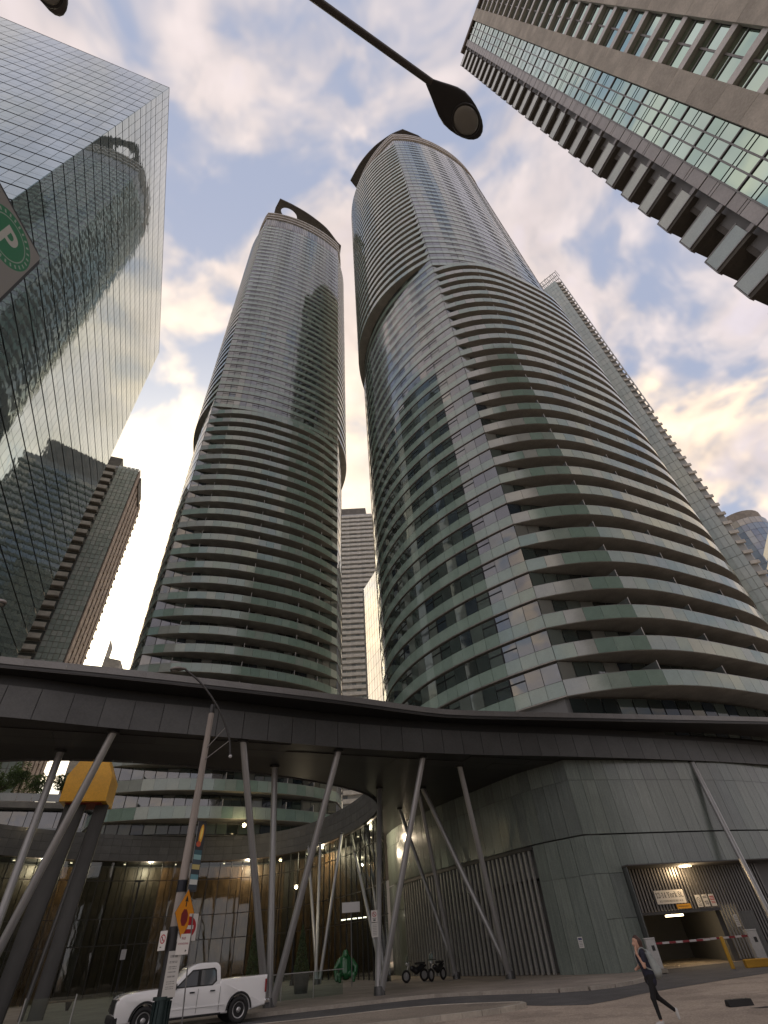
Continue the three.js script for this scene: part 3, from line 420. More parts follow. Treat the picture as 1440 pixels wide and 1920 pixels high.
function stripedBlock(name, label, pts, h, o = {}) {        // simple far tower: glass body with projecting floor edges, built floor by floor
  const T = thing(name, label, 'tower'); const f = o.f ?? 2.95, n = Math.floor(h / f), out = [], gl = [];
  const cx = pts.reduce((s, p) => add(s, p), [0, 0]).map((v) => v / pts.length), grow = (k) => pts.map((p) => { const d = sub(p, cx); return add(cx, mul(d, 1 + k / len(d))); });
  part(T, 'core_wall', plateGeo(pts, 0, h), mat('plain', o.core ?? [0.2, 0.205, 0.205]));
  const edge = plateGeo(grow(o.reach ?? 1.2), 0, o.edge ?? 1.15), m = mat('concrete', o.tone ?? [0.34, 0.33, 0.31]);
  for (let k = o.from ?? 0; k < n; k++) part(T, 'balcony_band', edge, m, { pos: [0, k * f, 0] });
  const gp = grow(0.1); for (let s = 0; s < pts.length; s++) { const a = gp[s], b = gp[(s + 1) % pts.length], N = Math.max(2, Math.round(len(sub(b, a)) / 2.2)); if (o.faces && !o.faces.includes(s)) continue; for (let k = o.from ?? 0; k < n; k++) for (let i = 0; i < N; i++) gl.push(slabItem(add(a, mul(sub(b, a), i / N)), add(a, mul(sub(b, a), (i + 1) / N)), k * f + 1.15, k * f + f - 0.05, 0.05, 0, pick(o.glass ?? [[0.05, 0.06, 0.07], [0.12, 0.14, 0.16], [0.2, 0.2, 0.19]]), 0.15, 0.01)); }
  pieces(T, 'window_pane', gl, 'vision', o.np ?? 100);
  part(T, 'roof_plant', plateGeo(grow(-(o.inset ?? 4)), h, h + (o.plant ?? 6)), mat('concrete', o.plantTone ?? [0.2, 0.195, 0.19]));
  return T;
}
stripedBlock('balcony_tower', 'distant grey tower banded with white balconies between the two towers', [[-34, -212], [-7.5, -213], [-6.6, -240], [-34, -240]], 192, { reach: 1.6, edge: 1.5, inset: 5, plant: 8, np: 120, tone: [0.72, 0.735, 0.73], glass: [[0.16, 0.19, 0.22], [0.3, 0.33, 0.36], [0.4, 0.41, 0.41]], core: [0.4, 0.41, 0.41], faces: [0] });
stripedBlock('slab_tower', 'dark green apartment slab seen mirrored in the office tower', [[-84, -150], [-50, -150], [-50, -175], [-84, -175]], 150, { reach: 0.8, edge: 0.9, inset: 6, plant: 14, np: 0, tone: [0.14, 0.17, 0.155], glass: [[0.03, 0.045, 0.04], [0.05, 0.07, 0.062]], faces: [0, 3] });
{ // pale glass slab low between the towers
  const T = thing('pale_glass_building', 'pale reflective glass building low between the two towers', 'building'), p0 = [-9.9, -151.3], p1 = [-0.7, -131.4], n = norm(sub(p1, p0)), bk = (p) => add(p, mul(n, -16));
  part(T, 'core_wall', plateGeo([add(p0, mul(n, -0.2)), add(p1, mul(n, -0.2)), bk(p1), bk(p0)], 0, 99.5), mat('plain', [0.3, 0.3, 0.3]));
  const its = []; for (let i = 0; i < 10; i++) for (let k = 8; k < 28; k++) its.push(slabItem(add(p0, mul(sub(p1, p0), i / 10)), add(p0, mul(sub(p1, p0), (i + 1) / 10)), k * 3.6 - 0.8, k * 3.6 + 2.72, 0.05, 0, pick([[0.84, 0.82, 0.77], [0.80, 0.79, 0.75], [0.87, 0.84, 0.79]]), 0.16, 0.005)); pieces(T, 'window_pane', its, 'mirror', 200);
  boxPart(T, 'corner_fin', 0.5, 100, 0.5, [p0[0], 50, p0[1]], mat('metal', [0.45, 0.45, 0.44]));
}
{ // slim tower behind the right tower with a lattice crown
  const P0 = [77.8, -97.8], a = [0.2, -0.98], T = thing('lattice_crown_tower', 'slim glass tower with a lattice crown rising behind the right tower', 'tower'), c = [0.637, -0.771], per = [0.771, 0.637];
  const X = (p, q) => [80.3 + c[0] * q + per[0] * p, -96.5 + c[1] * q + per[1] * p], h = 212;
  part(T, 'core_wall', plateGeo([X(-9, 0), X(0.8, 0), X(3.4, 1.5), X(3.4, 18), X(-9, 18)], 0, h), mat('plain', [0.34, 0.36, 0.355]));
  const pan = [], slab = [], bars = [];
  for (let k = 6; k < 72; k++) { const y = k * 2.95; for (let i = 0; i < 5; i++) pan.push(slabItem(X(-4.2 + i * 1.25, 0), X(-4.2 + (i + 1) * 1.25, 0), y + 0.05, y + 2.88, 0.05, 0.1, pick([[0.42, 0.50, 0.475], [0.38, 0.46, 0.44], [0.46, 0.53, 0.50]]), 0.08, 0.006)); slab.push(slabItem(X(2.1, 0.2), X(3.9, 1.2), y, y + 0.8, 0.4, 0, [0.66, 0.67, 0.655], 0)); }
  for (let i = 0; i <= 6; i++) { const u = -4 + i * 1.3; bars.push({ w: 0.25, h: 7, d: 0.25, m: at(X(u, 0.4)[0], h + 3.5, X(u, 0.4)[1], 0.68), tone: [0.4, 0.41, 0.4] }); bars.push({ w: 0.18, h: 3.4, d: 0.18, m: at(X(u + 0.6, 0.4)[0], h + 2, X(u + 0.6, 0.4)[1], 0.68).multiply(new THREE.Matrix4().makeRotationZ(i % 2 ? 0.5 : -0.5)), tone: [0.4, 0.41, 0.4] }); bars.push({ w: 0.18, h: 3.4, d: 0.18, m: at(X(u + 0.6, 0.4)[0], h + 5, X(u + 0.6, 0.4)[1], 0.68).multiply(new THREE.Matrix4().makeRotationZ(i % 2 ? -0.5 : 0.5)), tone: [0.4, 0.41, 0.4] }); }
  for (const y of [0.4, 3.5, 6.9]) bars.push(slabItem(X(-4.2, 0.4), X(4, 0.4), h + y - 0.12, h + y + 0.12, 0.25, 0, [0.4, 0.41, 0.4], 0)); for (let k = 40; k < 72; k++) bars.push(slabItem(X(3.7, 0.4), X(4.0, 1.4), k * 2.95 + 0.5, k * 2.95 + 2.9, 0.1, 0.12, [0.36, 0.37, 0.36], 0));
  pieces(T, 'window_pane', pan, 'frost', 200); pieces(T, 'balcony_slab', slab, 'concrete', 70); pieces(T, 'lattice_bar', bars, 'metal', 70);
}
{ // far blue round tower and its neighbour
  const ringPts = (cx, cz, r, n) => Array.from({ length: n }, (_, i) => { const t = i / n * 2 * Math.PI; return [cx + Math.sin(t) * r, cz + Math.cos(t) * r]; });
  const T = thing('round_blue_tower', 'far round tower of blue glass at the right edge', 'tower'), c = [148.5, -166], r = 9.5;
  part(T, 'core_wall', plateGeo(ringPts(...c, r - 0.2, 28), 0, 123), mat('plain', [0.16, 0.18, 0.22]));
  const pts = ringPts(...c, r, 28), its = []; for (let i = 0; i < 28; i++) { const A = pts[i], B = pts[(i + 1) % 28]; for (let k = 12; k < 41; k++) its.push(slabItem(A, B, k * 3, k * 3 + 2.9, 0.05, 0, k > 39 ? [0.3, 0.29, 0.27] : pick([[0.07, 0.13, 0.24], [0.10, 0.17, 0.28], [0.15, 0.22, 0.32]]), 0.1, 0.01)); } pieces(T, 'window_pane', its, 'vision', 120);
  part(T, 'roof_drum', plateGeo(ringPts(...c, r * 0.92, 28), 123.2, 127), mat('concrete', [0.32, 0.3, 0.28]));
}
stripedBlock('terraced_tower', 'far tower with white terraces beside the round blue tower', [[131.5, -134], [154, -123], [162, -145], [140, -155]], 103, { reach: 1.8, edge: 0.7, inset: 4, plant: 4, np: 40, tone: [0.5, 0.49, 0.47], faces: [0, 3], glass: [[0.05, 0.07, 0.1], [0.08, 0.1, 0.13]] });
{ // thin pale spire tower far behind
  const T = thing('pale_far_tower', 'tiny pale tower far off between brick flank and bright sky', 'tower'); const p = [[-116, -178], [-111.4, -182], [-114, -190], [-119, -186]];
  part(T, 'core_wall', plateGeo(p, 0, 96), mat('concrete', [0.4, 0.41, 0.42])); part(T, 'crown', plateGeo([p[0], p[3], [-117.6, -182]], 96, 104), mat('concrete', [0.4, 0.41, 0.42]));
}
{ // concrete tower leaning in from the upper right
  const n = [0.917, -0.399], t = [0.399, 0.917], D = 20.6, Q = (s, o) => add(mul(n, D - o), mul(t, s)), T = thing('concrete_tower', 'beige concrete apartment tower with stacked side balconies leaning in at upper right', 'tower'), h = 104.6, f = 2.81, n0 = 37;
  // walked so that outside is towards the camera: left end first
  const wall = (s0, s1, y0, y1, th, out, tone, gap = 0, jit = 0) => slabItem(Q(s0, 0), Q(s1, 0), y0, y1, th, out, tone, gap, jit);
  part(T, 'core_wall', plateGeo([Q(-1.9, -0.35), Q(30, -0.35), Q(30, -24), Q(-1.9, -24)], 0, h - 0.3), mat('plain', [0.15, 0.15, 0.148]));
  const glass = [], pier = [], bar = [], spn = [], bfront = [], bslab = [];
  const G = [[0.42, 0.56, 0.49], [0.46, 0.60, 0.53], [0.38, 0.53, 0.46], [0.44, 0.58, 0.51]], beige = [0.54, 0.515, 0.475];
  for (let k = 0; k < n0; k++) { const y = k * f + 0.6;
    for (const [a, b] of [[1.88, 3.15], [5.4, 7.0], [10.6, 12.2], [15.8, 17.4]]) pier.push(wall(a, b, y, y + f - 0.02, 0.5, 0.18, vary(beige, 0.1), 0));
    for (const [a, b, m] of [[3.15, 5.4, 2], [7.0, 10.6, 3], [12.2, 15.8, 3]]) { bar.push(wall(a, b, y, y + 0.55, 0.35, 0.05, vary(beige, 0.1), 0)); for (let i = 0; i < m; i++) { const u = a + (b - a) * i / m, v = a + (b - a) * (i + 1) / m; glass.push(wall(u, v, y + 0.62, y + 2.08, 0.04, -0.1, pick(G), 0.1, 0.004)); glass.push(wall(u, v, y + 2.16, y + f - 0.06, 0.04, -0.1, pick(G), 0.1, 0.004)); } bar.push(wall(a, b, y + 2.08, y + 2.16, 0.08, -0.06, [0.2, 0.2, 0.19])); for (let i = 1; i < m; i++) { const u = a + (b - a) * i / m; bar.push(wall(u - 0.05, u + 0.05, y + 0.55, y + f, 0.1, -0.05, [0.22, 0.21, 0.2])); } }
    for (let i = 0; i < 3; i++) { const u = -0.29 + i * 0.723; glass.push(wall(u, u + 0.723, y + 0.08, y + 1.25, 0.04, 0, pick(G), 0.09, 0.004)); glass.push(wall(u, u + 0.723, y + 1.36, y + 1.62, 0.04, 0, pick(G), 0.09, 0.004)); glass.push(wall(u, u + 0.723, y + 1.72, y + f - 0.1, 0.04, 0, pick(G), 0.09, 0.004)); bar.push(wall(u - 0.04, u + 0.04, y, y + f, 0.12, 0.02, [0.23, 0.225, 0.215])); }
    bar.push(wall(-0.29, 1.88, y - 0.04, y + 0.06, 0.12, 0.03, [0.2, 0.195, 0.19]));
    for (const [u, v] of [[0.06, 1.5], [1.56, 1.75], [1.81, f - 0.06]]) spn.push(wall(-1.0, -0.32, y + u, y + v, 0.06, 0.02, vary([0.42, 0.405, 0.40], 0.1), 0.03, 0.003)); bar.push(wall(-1.32, -1.0, y, y + 0.3, 0.2, 0.1, [0.25, 0.24, 0.23]));
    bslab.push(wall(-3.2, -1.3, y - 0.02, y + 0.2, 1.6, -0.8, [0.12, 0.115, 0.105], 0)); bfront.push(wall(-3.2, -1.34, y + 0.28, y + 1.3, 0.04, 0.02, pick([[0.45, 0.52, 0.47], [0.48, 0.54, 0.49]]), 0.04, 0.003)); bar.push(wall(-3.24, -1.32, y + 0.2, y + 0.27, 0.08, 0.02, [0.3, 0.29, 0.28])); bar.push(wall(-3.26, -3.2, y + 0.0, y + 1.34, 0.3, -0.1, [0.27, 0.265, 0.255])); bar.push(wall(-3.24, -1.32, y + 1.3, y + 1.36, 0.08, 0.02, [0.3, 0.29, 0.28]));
  }
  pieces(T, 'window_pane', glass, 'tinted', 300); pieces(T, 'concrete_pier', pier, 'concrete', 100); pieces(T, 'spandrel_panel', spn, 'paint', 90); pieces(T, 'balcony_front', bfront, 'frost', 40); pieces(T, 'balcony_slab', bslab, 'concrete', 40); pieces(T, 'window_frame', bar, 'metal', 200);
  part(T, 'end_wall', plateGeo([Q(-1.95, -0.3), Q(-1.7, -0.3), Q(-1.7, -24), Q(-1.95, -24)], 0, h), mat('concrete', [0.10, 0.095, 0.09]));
  part(T, 'roof_edge', plateGeo([Q(-2.0, 0.25), Q(30, 0.25), Q(30, -24), Q(-2.0, -24)], h, h + 0.9), mat('concrete', [0.16, 0.13, 0.115]));
}
// ---------------------------------------------------------------- figures as one smooth surface
function blob(bones, cell, pad = 0.06, k = 0.04) {          // bones: [ax,ay,az, bx,by,bz, ra, rb]; smooth union meshed by marching cubes
  const lo = [1e9, 1e9, 1e9], hi = [-1e9, -1e9, -1e9];
  for (const b of bones) for (let c = 0; c < 3; c++) { const r = Math.max(b[6], b[7]) + pad; lo[c] = Math.min(lo[c], b[c] - r, b[c + 3] - r); hi[c] = Math.max(hi[c], b[c] + r, b[c + 3] + r); }
  const size = Math.max(hi[0] - lo[0], hi[1] - lo[1], hi[2] - lo[2]), n = Math.min(150, Math.ceil(size / cell) + 4), mc = new MarchingCubes(n, new THREE.MeshBasicMaterial(), false, false, 400000);
  const cx = (lo[0] + hi[0]) / 2, cy = (lo[1] + hi[1]) / 2, cz = (lo[2] + hi[2]) / 2, half = n / 2, S = size / 2 * (n / (n - 4));
  for (let z = 0; z < n; z++) for (let y = 0; y < n; y++) for (let x = 0; x < n; x++) {
    const px = (x - half) / half * S + cx, py = (y - half) / half * S + cy, pz = (z - half) / half * S + cz; let d = 1e9;
    for (const b of bones) { const ux = b[3] - b[0], uy = b[4] - b[1], uz = b[5] - b[2], L = ux * ux + uy * uy + uz * uz, t = L ? clamp(((px - b[0]) * ux + (py - b[1]) * uy + (pz - b[2]) * uz) / L) : 0; const e = Math.hypot(px - b[0] - ux * t, py - b[1] - uy * t, pz - b[2] - uz * t) - mix(b[6], b[7], t); const h = clamp(0.5 + 0.5 * (e - d) / k); d = mix(e, d, h) - k * h * (1 - h); }
    mc.field[z * n * n + y * n + x] = -d;
  }
  mc.isolation = 0; mc.update();
  const g = new THREE.BufferGeometry(), c = mc.count, p = new Float32Array(c * 3), q = new Float32Array(c * 3);
  for (let i = 0; i < c; i++) { p[i * 3] = mc.positionArray[i * 3] * S + cx; p[i * 3 + 1] = mc.positionArray[i * 3 + 1] * S + cy; p[i * 3 + 2] = mc.positionArray[i * 3 + 2] * S + cz; for (let a = 0; a < 3; a++) q[i * 3 + a] = mc.normalArray[i * 3 + a]; }
  g.setAttribute('position', new THREE.BufferAttribute(p, 3)); g.setAttribute('normal', new THREE.BufferAttribute(q, 3)); g.computeVertexNormals(); const g2 = uvMetres(g); return g2;
}
{ // walking woman, facing -x; local x forward = -x
  const T = thing('person', 'woman in dark top and black leggings walking left with hand raised to face', 'person', null, [6.0, 0.008, -18.3], 0.12);
  const skin = mat('plain', [0.46, 0.27, 0.19]), cloth = mat('matte', [0.022, 0.024, 0.042]), legs = mat('matte', [0.012, 0.012, 0.013]);
  const hip = [0.02, 0.90, 0], chest = [-0.05, 1.30, 0];
  const body = [[-0.07, 1.62, 0, -0.07, 1.50, 0, 0.085, 0.075], [-0.13, 1.545, 0, -0.12, 1.53, 0, 0.05, 0.045], [-0.185, 1.565, 0, -0.16, 1.585, 0, 0.014, 0.018], [-0.06, 1.46, 0, -0.05, 1.36, 0, 0.05, 0.055], [-0.05, 1.36, 0, 0.02, 0.95, 0, 0.11, 0.11],
    [-0.05, 1.36, 0.15, -0.13, 1.10, 0.19, 0.045, 0.038], [-0.13, 1.10, 0.19, -0.20, 1.36, 0.12, 0.036, 0.028], [-0.20, 1.36, 0.12, -0.175, 1.47, 0.09, 0.03, 0.032],
    [-0.05, 1.36, -0.15, -0.10, 1.09, -0.2, 0.045, 0.038], [-0.10, 1.09, -0.2, -0.25, 1.05, -0.12, 0.036, 0.03],
    [0.0, 0.9, 0.08, -0.10, 0.50, 0.08, 0.075, 0.05], [-0.10, 0.50, 0.08, -0.07, 0.08, 0.08, 0.05, 0.035], [0.0, 0.9, -0.08, 0.10, 0.50, -0.08, 0.075, 0.05], [0.10, 0.50, -0.08, 0.47, 0.22, -0.08, 0.05, 0.035]];
  for (let i = 0; i < 4; i++) { const z = 0.07 + i * 0.017; body.push([-0.175, 1.47, z, -0.15 - i * 0.004, 1.545 - Math.abs(i - 1.4) * 0.01, z - 0.015, 0.0095, 0.008]); } body.push([-0.185, 1.45, 0.075, -0.145, 1.49, 0.05, 0.011, 0.009]);
  part(T, 'body', blob(body, 0.013, 0.05, 0.025), skin);
  part(T, 'shirt', blob([[-0.05, 1.385, 0.10, -0.05, 1.385, -0.10, 0.075, 0.075], [-0.05, 1.30, 0.03, 0.0, 0.98, 0.02, 0.125, 0.125], [-0.05, 1.30, -0.03, 0.0, 0.98, -0.02, 0.125, 0.125], [0.01, 0.98, 0.05, 0.02, 0.82, 0.05, 0.118, 0.122], [0.01, 0.98, -0.05, 0.02, 0.82, -0.05, 0.118, 0.122], [-0.05, 1.36, 0.15, -0.095, 1.22, 0.175, 0.062, 0.058], [-0.05, 1.36, -0.15, -0.08, 1.21, -0.18, 0.062, 0.058]], 0.013, 0.05, 0.03), cloth);
  part(T, 'leggings', blob([[0.01, 0.92, 0.05, 0.01, 0.84, -0.05, 0.122, 0.122], [0.0, 0.86, 0.08, -0.10, 0.50, 0.08, 0.092, 0.06], [-0.10, 0.50, 0.08, -0.075, 0.13, 0.08, 0.062, 0.042], [0.0, 0.86, -0.08, 0.10, 0.50, -0.08, 0.092, 0.06], [0.10, 0.50, -0.08, 0.44, 0.245, -0.08, 0.062, 0.042]], 0.013, 0.05, 0.03), legs);
  const hr = mat('plain', [0.055, 0.026, 0.018]); part(T, 'hair', blob([[-0.045, 1.655, 0, -0.01, 1.58, 0, 0.085, 0.09], [0.0, 1.60, 0.03, 0.02, 1.40, 0.04, 0.075, 0.05], [0.0, 1.60, -0.03, 0.02, 1.40, -0.04, 0.075, 0.05]], 0.011, 0.05, 0.03), hr);
  part(T, 'shoe', blob([[-0.05, 0.055, 0.08, -0.20, 0.035, 0.08, 0.048, 0.034]], 0.01, 0.03), mat('paint', [0.6, 0.6, 0.58])); part(T, 'shoe', blob([[0.48, 0.235, -0.08, 0.50, 0.09, -0.08, 0.048, 0.034]], 0.01, 0.03), mat('paint', [0.65, 0.65, 0.63]));
  const bag = thing('backpack', 'light grey backpack worn on the back of the walking woman', 'backpack', null, [6.0, 0.008, -18.3], 0.12);
  part(bag, 'bag_body', blob([[0.125, 1.34, 0.0, 0.23, 0.98, 0.0, 0.10, 0.15], [0.13, 1.3, 0.08, 0.22, 1.0, 0.09, 0.085, 0.12], [0.13, 1.3, -0.08, 0.22, 1.0, -0.09, 0.085, 0.12]], 0.014, 0.04, 0.05), mat('matte', [0.34, 0.37, 0.355]));
  for (const z of [-0.1, 0.1]) part(bag, 'strap', tubeGeo([[0.09, 1.40, z], [-0.02, 1.475, z], [-0.15, 1.38, z], [-0.165, 1.22, z * 1.1], [-0.06, 1.08, z * 1.5], [0.08, 1.02, z * 1.4]], 0.018, 24, 6), mat('matte', [0.28, 0.3, 0.29]));
}
{ // pickup truck, front towards local -x
  const T = thing('pickup_truck', 'white double cab pickup truck parked at the kerb behind the lamp post', 'truck', null, [-9.75, 0.008, -28.4], 0.54);
  const white = P({ color: RGB(0.83, 0.83, 0.82), roughness: 0.22, clearcoat: 0.8, clearcoatRoughness: 0.05 }), black = mat('rubber', [0.015, 0.015, 0.015]), dgl = mat('vision', [0.09, 0.10, 0.11]), chrome = P({ color: RGB(0.6, 0.6, 0.6), metalness: 1, roughness: 0.15 });
  const W = 1.96; // side profile: metres, x from front -2.95 to rear 2.95
  const s = new THREE.Shape(); s.moveTo(-2.90, 0.42); s.lineTo(-2.42, 0.42); s.absarc(-1.92, 0.42, 0.50, Math.PI, 0, true); s.lineTo(1.28, 0.40); s.absarc(1.78, 0.42, 0.50, Math.PI, 0, true); s.lineTo(2.86, 0.52); s.lineTo(2.90, 1.34); s.lineTo(0.98, 1.31); s.lineTo(0.92, 1.20); s.lineTo(-1.05, 1.20); s.quadraticCurveTo(-2.2, 1.20, -2.66, 1.13); s.quadraticCurveTo(-2.92, 1.08, -2.94, 0.92); s.lineTo(-2.94, 0.55); s.closePath();
  const ext = (sh, w, bv = 0.05) => { const g = new THREE.ExtrudeGeometry(sh, { depth: w - bv * 2, bevelEnabled: true, bevelThickness: bv, bevelSize: bv * 0.7, bevelSegments: 3, curveSegments: 20 }); g.translate(0, 0, -w / 2 + bv); return g; };
  const tumble = (g) => { const p = g.attributes.position; for (let i = 0; i < p.count; i++) { const y = p.getY(i); if (y > 0.95) p.setZ(i, p.getZ(i) * (1 - 0.16 * (y - 0.95))); else if (y < 0.6) p.setZ(i, p.getZ(i) * (1 - 0.12 * (0.6 - y))); } return toCreasedNormals(g, 0.6); };
  part(T, 'body', tumble(ext(s, W, 0.09)), white);
  const c = new THREE.Shape(); c.moveTo(-1.12, 1.15); c.lineTo(-0.38, 1.74); c.quadraticCurveTo(-0.2, 1.86, 0.1, 1.875); c.lineTo(0.62, 1.86); c.quadraticCurveTo(0.8, 1.85, 0.83, 1.72); c.lineTo(0.90, 1.15); c.closePath(); part(T, 'cab', tumble(ext(c, 1.94, 0.1)), white);
  const win = (pts, z) => { const q = new THREE.Shape(pts.map((p) => new THREE.Vector2(...p))); const g = new THREE.ExtrudeGeometry(q, { depth: 0.02, bevelEnabled: false }); g.translate(0, 0, z); return g; };
  for (const z of [0.962, -0.982]) { part(T, 'window_surround', tumble(win([[-0.90, 1.22], [-0.27, 1.74], [0.63, 1.76], [0.72, 1.68], [0.77, 1.34], [0.60, 1.22]], z)), black); const zz = z + Math.sign(z) * 0.008; part(T, 'side_window', tumble(win([[-0.80, 1.25], [-0.25, 1.69], [-0.03, 1.70], [-0.03, 1.25]], zz)), dgl); part(T, 'side_window', tumble(win([[0.10, 1.25], [0.10, 1.71], [0.6, 1.71], [0.67, 1.64], [0.71, 1.37], [0.57, 1.25]], zz)), dgl); part(T, 'running_board', new RoundedBoxGeometry(2.3, 0.07, 0.16, 2, 0.03).translate(-0.1, 0.36, Math.sign(z) * 0.93), black); part(T, 'body_crease', tumble(bx(2.55, 0.025, 0.02, -0.1, 0.62, Math.sign(z) * 0.985)), white); }
  part(T, 'windscreen', bx(0.96, 0.02, 1.5, -0.78, 1.46, 0, 0, 0, 0.675), dgl);
  for (const z of [0.99, -0.99]) { for (const x of [-0.2, 0.62]) part(T, 'door_handle', new RoundedBoxGeometry(0.2, 0.04, 0.05, 2, 0.015).translate(x, 1.06, z), black); for (const x of [0.03, 0.93, -1.02]) part(T, 'door_seam', bx(0.014, 0.72, 0.012, x, 0.80, z * 0.992), black); part(T, 'mirror', new RoundedBoxGeometry(0.12, 0.2, 0.24, 3, 0.05).translate(-0.92, 1.28, z * 1.08), black); }
  for (const x of [-1.92, 1.78]) for (const sd of [1, -1]) {
    const w = part(T, 'wheel', new THREE.CylinderGeometry(0.4, 0.4, 0.27, 36).rotateX(Math.PI / 2).translate(x, 0.4, sd * 0.83), black);
    part(w, 'tyre', new THREE.TorusGeometry(0.325, 0.085, 10, 36).translate(x, 0.4, sd * 0.945), black); const rim = new THREE.LatheGeometry([[0.0, 0.03], [0.07, 0.045], [0.09, 0.0], [0.2, -0.03], [0.23, 0.02], [0.26, 0.025], [0.265, -0.03]].map((p) => new THREE.Vector2(...p)), 30).rotateX(sd * Math.PI / 2).translate(x, 0.4, sd * 0.965); part(w, 'rim', rim, P({ color: RGB(0.45, 0.45, 0.45), metalness: 0.8, roughness: 0.3, side: THREE.DoubleSide }));
    for (let i = 0; i < 6; i++) { const t = i / 6 * 6.283; part(w, 'rim_slot', new THREE.CylinderGeometry(0.03, 0.03, 0.02, 10).rotateX(Math.PI / 2).translate(x + Math.cos(t) * 0.15, 0.4 + Math.sin(t) * 0.15, sd * 0.962), black); }
    part(T, 'wheel_arch', new THREE.TorusGeometry(0.5, 0.04, 8, 24, Math.PI).translate(x, 0.42, sd * 0.965), mat('rubber', [0.02, 0.02, 0.02]));
  }
  part(T, 'grille', new RoundedBoxGeometry(0.1, 0.42, 1.55, 2, 0.03).translate(-2.96, 0.84, 0), black); for (const z of [0.78, -0.78]) part(T, 'headlight', new RoundedBoxGeometry(0.24, 0.2, 0.36, 3, 0.05).translate(-2.84, 0.98, z * 1.0), P({ color: RGB(0.5, 0.4, 0.38), roughness: 0.08, clearcoat: 1 })); for (const z of [0.86, -0.86]) part(T, 'tail_light', new RoundedBoxGeometry(0.08, 0.42, 0.2, 2, 0.03).translate(2.88, 1.06, z * 1.05), P({ color: RGB(0.22, 0.01, 0.015), roughness: 0.1, clearcoat: 1 }));
  part(T, 'bumper', new RoundedBoxGeometry(0.26, 0.2, 1.95, 3, 0.07).translate(2.98, 0.56, 0), chrome); part(T, 'bumper', new RoundedBoxGeometry(0.26, 0.26, 1.95, 3, 0.07).translate(-2.96, 0.48, 0), black); part(T, 'bed_floor', bx(1.9, 0.06, 1.6, 1.9, 1.0, 0), black);
}
// ---------------------------------------------------------------- street lamps and signs
function cobraHead(T, x, y, z, yaw, pitch, m, L = 0.78) {     // head pointing along local -x from its neck
  const g = new THREE.SphereGeometry(0.5, 28, 18); const p = g.attributes.position; for (let i = 0; i < p.count; i++) { let X = p.getX(i), Y = p.getY(i), Z = p.getZ(i); const t = X + 0.5; const w = mix(0.36, 0.16, smooth(0.45, 1, t)); p.setXYZ(i, X * L, Y * (Y > 0 ? 0.30 : 0.16) * mix(1, 0.55, t), Z * w * 2 * 0.52); } g.computeVertexNormals(); g.translate(-L / 2, 0, 0);
  const o = part(T, 'lamp_head', g, m, { pos: [x, y, z] }); o.rotation.set(0, yaw, pitch, 'YXZ');
  const lens = new THREE.SphereGeometry(0.5, 24, 12); const q = lens.attributes.position; for (let i = 0; i < q.count; i++) q.setXYZ(i, q.getX(i) * 0.34, q.getY(i) * 0.13, q.getZ(i) * 0.27); lens.computeVertexNormals(); lens.translate(-L * 0.70, -0.052, 0);
  part(o, 'lens', lens, P({ color: RGB(0.16, 0.16, 0.14), roughness: 0.12, clearcoat: 1 })); part(o, 'lens_rim', new THREE.TorusGeometry(0.155, 0.014, 8, 28).scale(1.1, 0.9, 1).rotateX(Math.PI / 2).translate(-L * 0.70, -0.062, 0), mat('metal', [0.04, 0.04, 0.04])); return o;
}
{ const T = thing('street_lamp', 'dark street lamp whose arm reaches in overhead from the top edge', 'street lamp'), dk = mat('satin', [0.03, 0.03, 0.03]);
  part(T, 'pole', rodGeo([-2.6, 0, 1.2], [-2.6, 9.1, 1.2], 0.11, 0.08), mat('concrete', [0.25, 0.23, 0.21])); part(T, 'arm', tubeGeo([[-2.6, 8.4, 1.2], [-1.9, 8.75, 0.78], [-0.6, 9.0, 0.0], [0.93, 9.06, -0.92]], 0.038, 30, 10), mat('metal', [0.075, 0.068, 0.062])); cobraHead(T, 0.86, 9.06, -0.88, Math.atan2(0.62, -0.78) , 0.0, mat('satin', [0.018, 0.018, 0.018]), 0.88).rotation.y = -2.447;
  part(T, 'arm', tubeGeo([[-2.6, 8.3, 1.2], [-2.75, 8.75, 0.8], [-2.78, 9.02, 0.55]], 0.035, 16, 8), mat('metal', [0.07, 0.065, 0.06])); cobraHead(T, -2.78, 9.03, 0.62, -Math.PI / 2 , 0, mat('metal', [0.10, 0.095, 0.09]), 0.8).rotation.y = -1.5; }
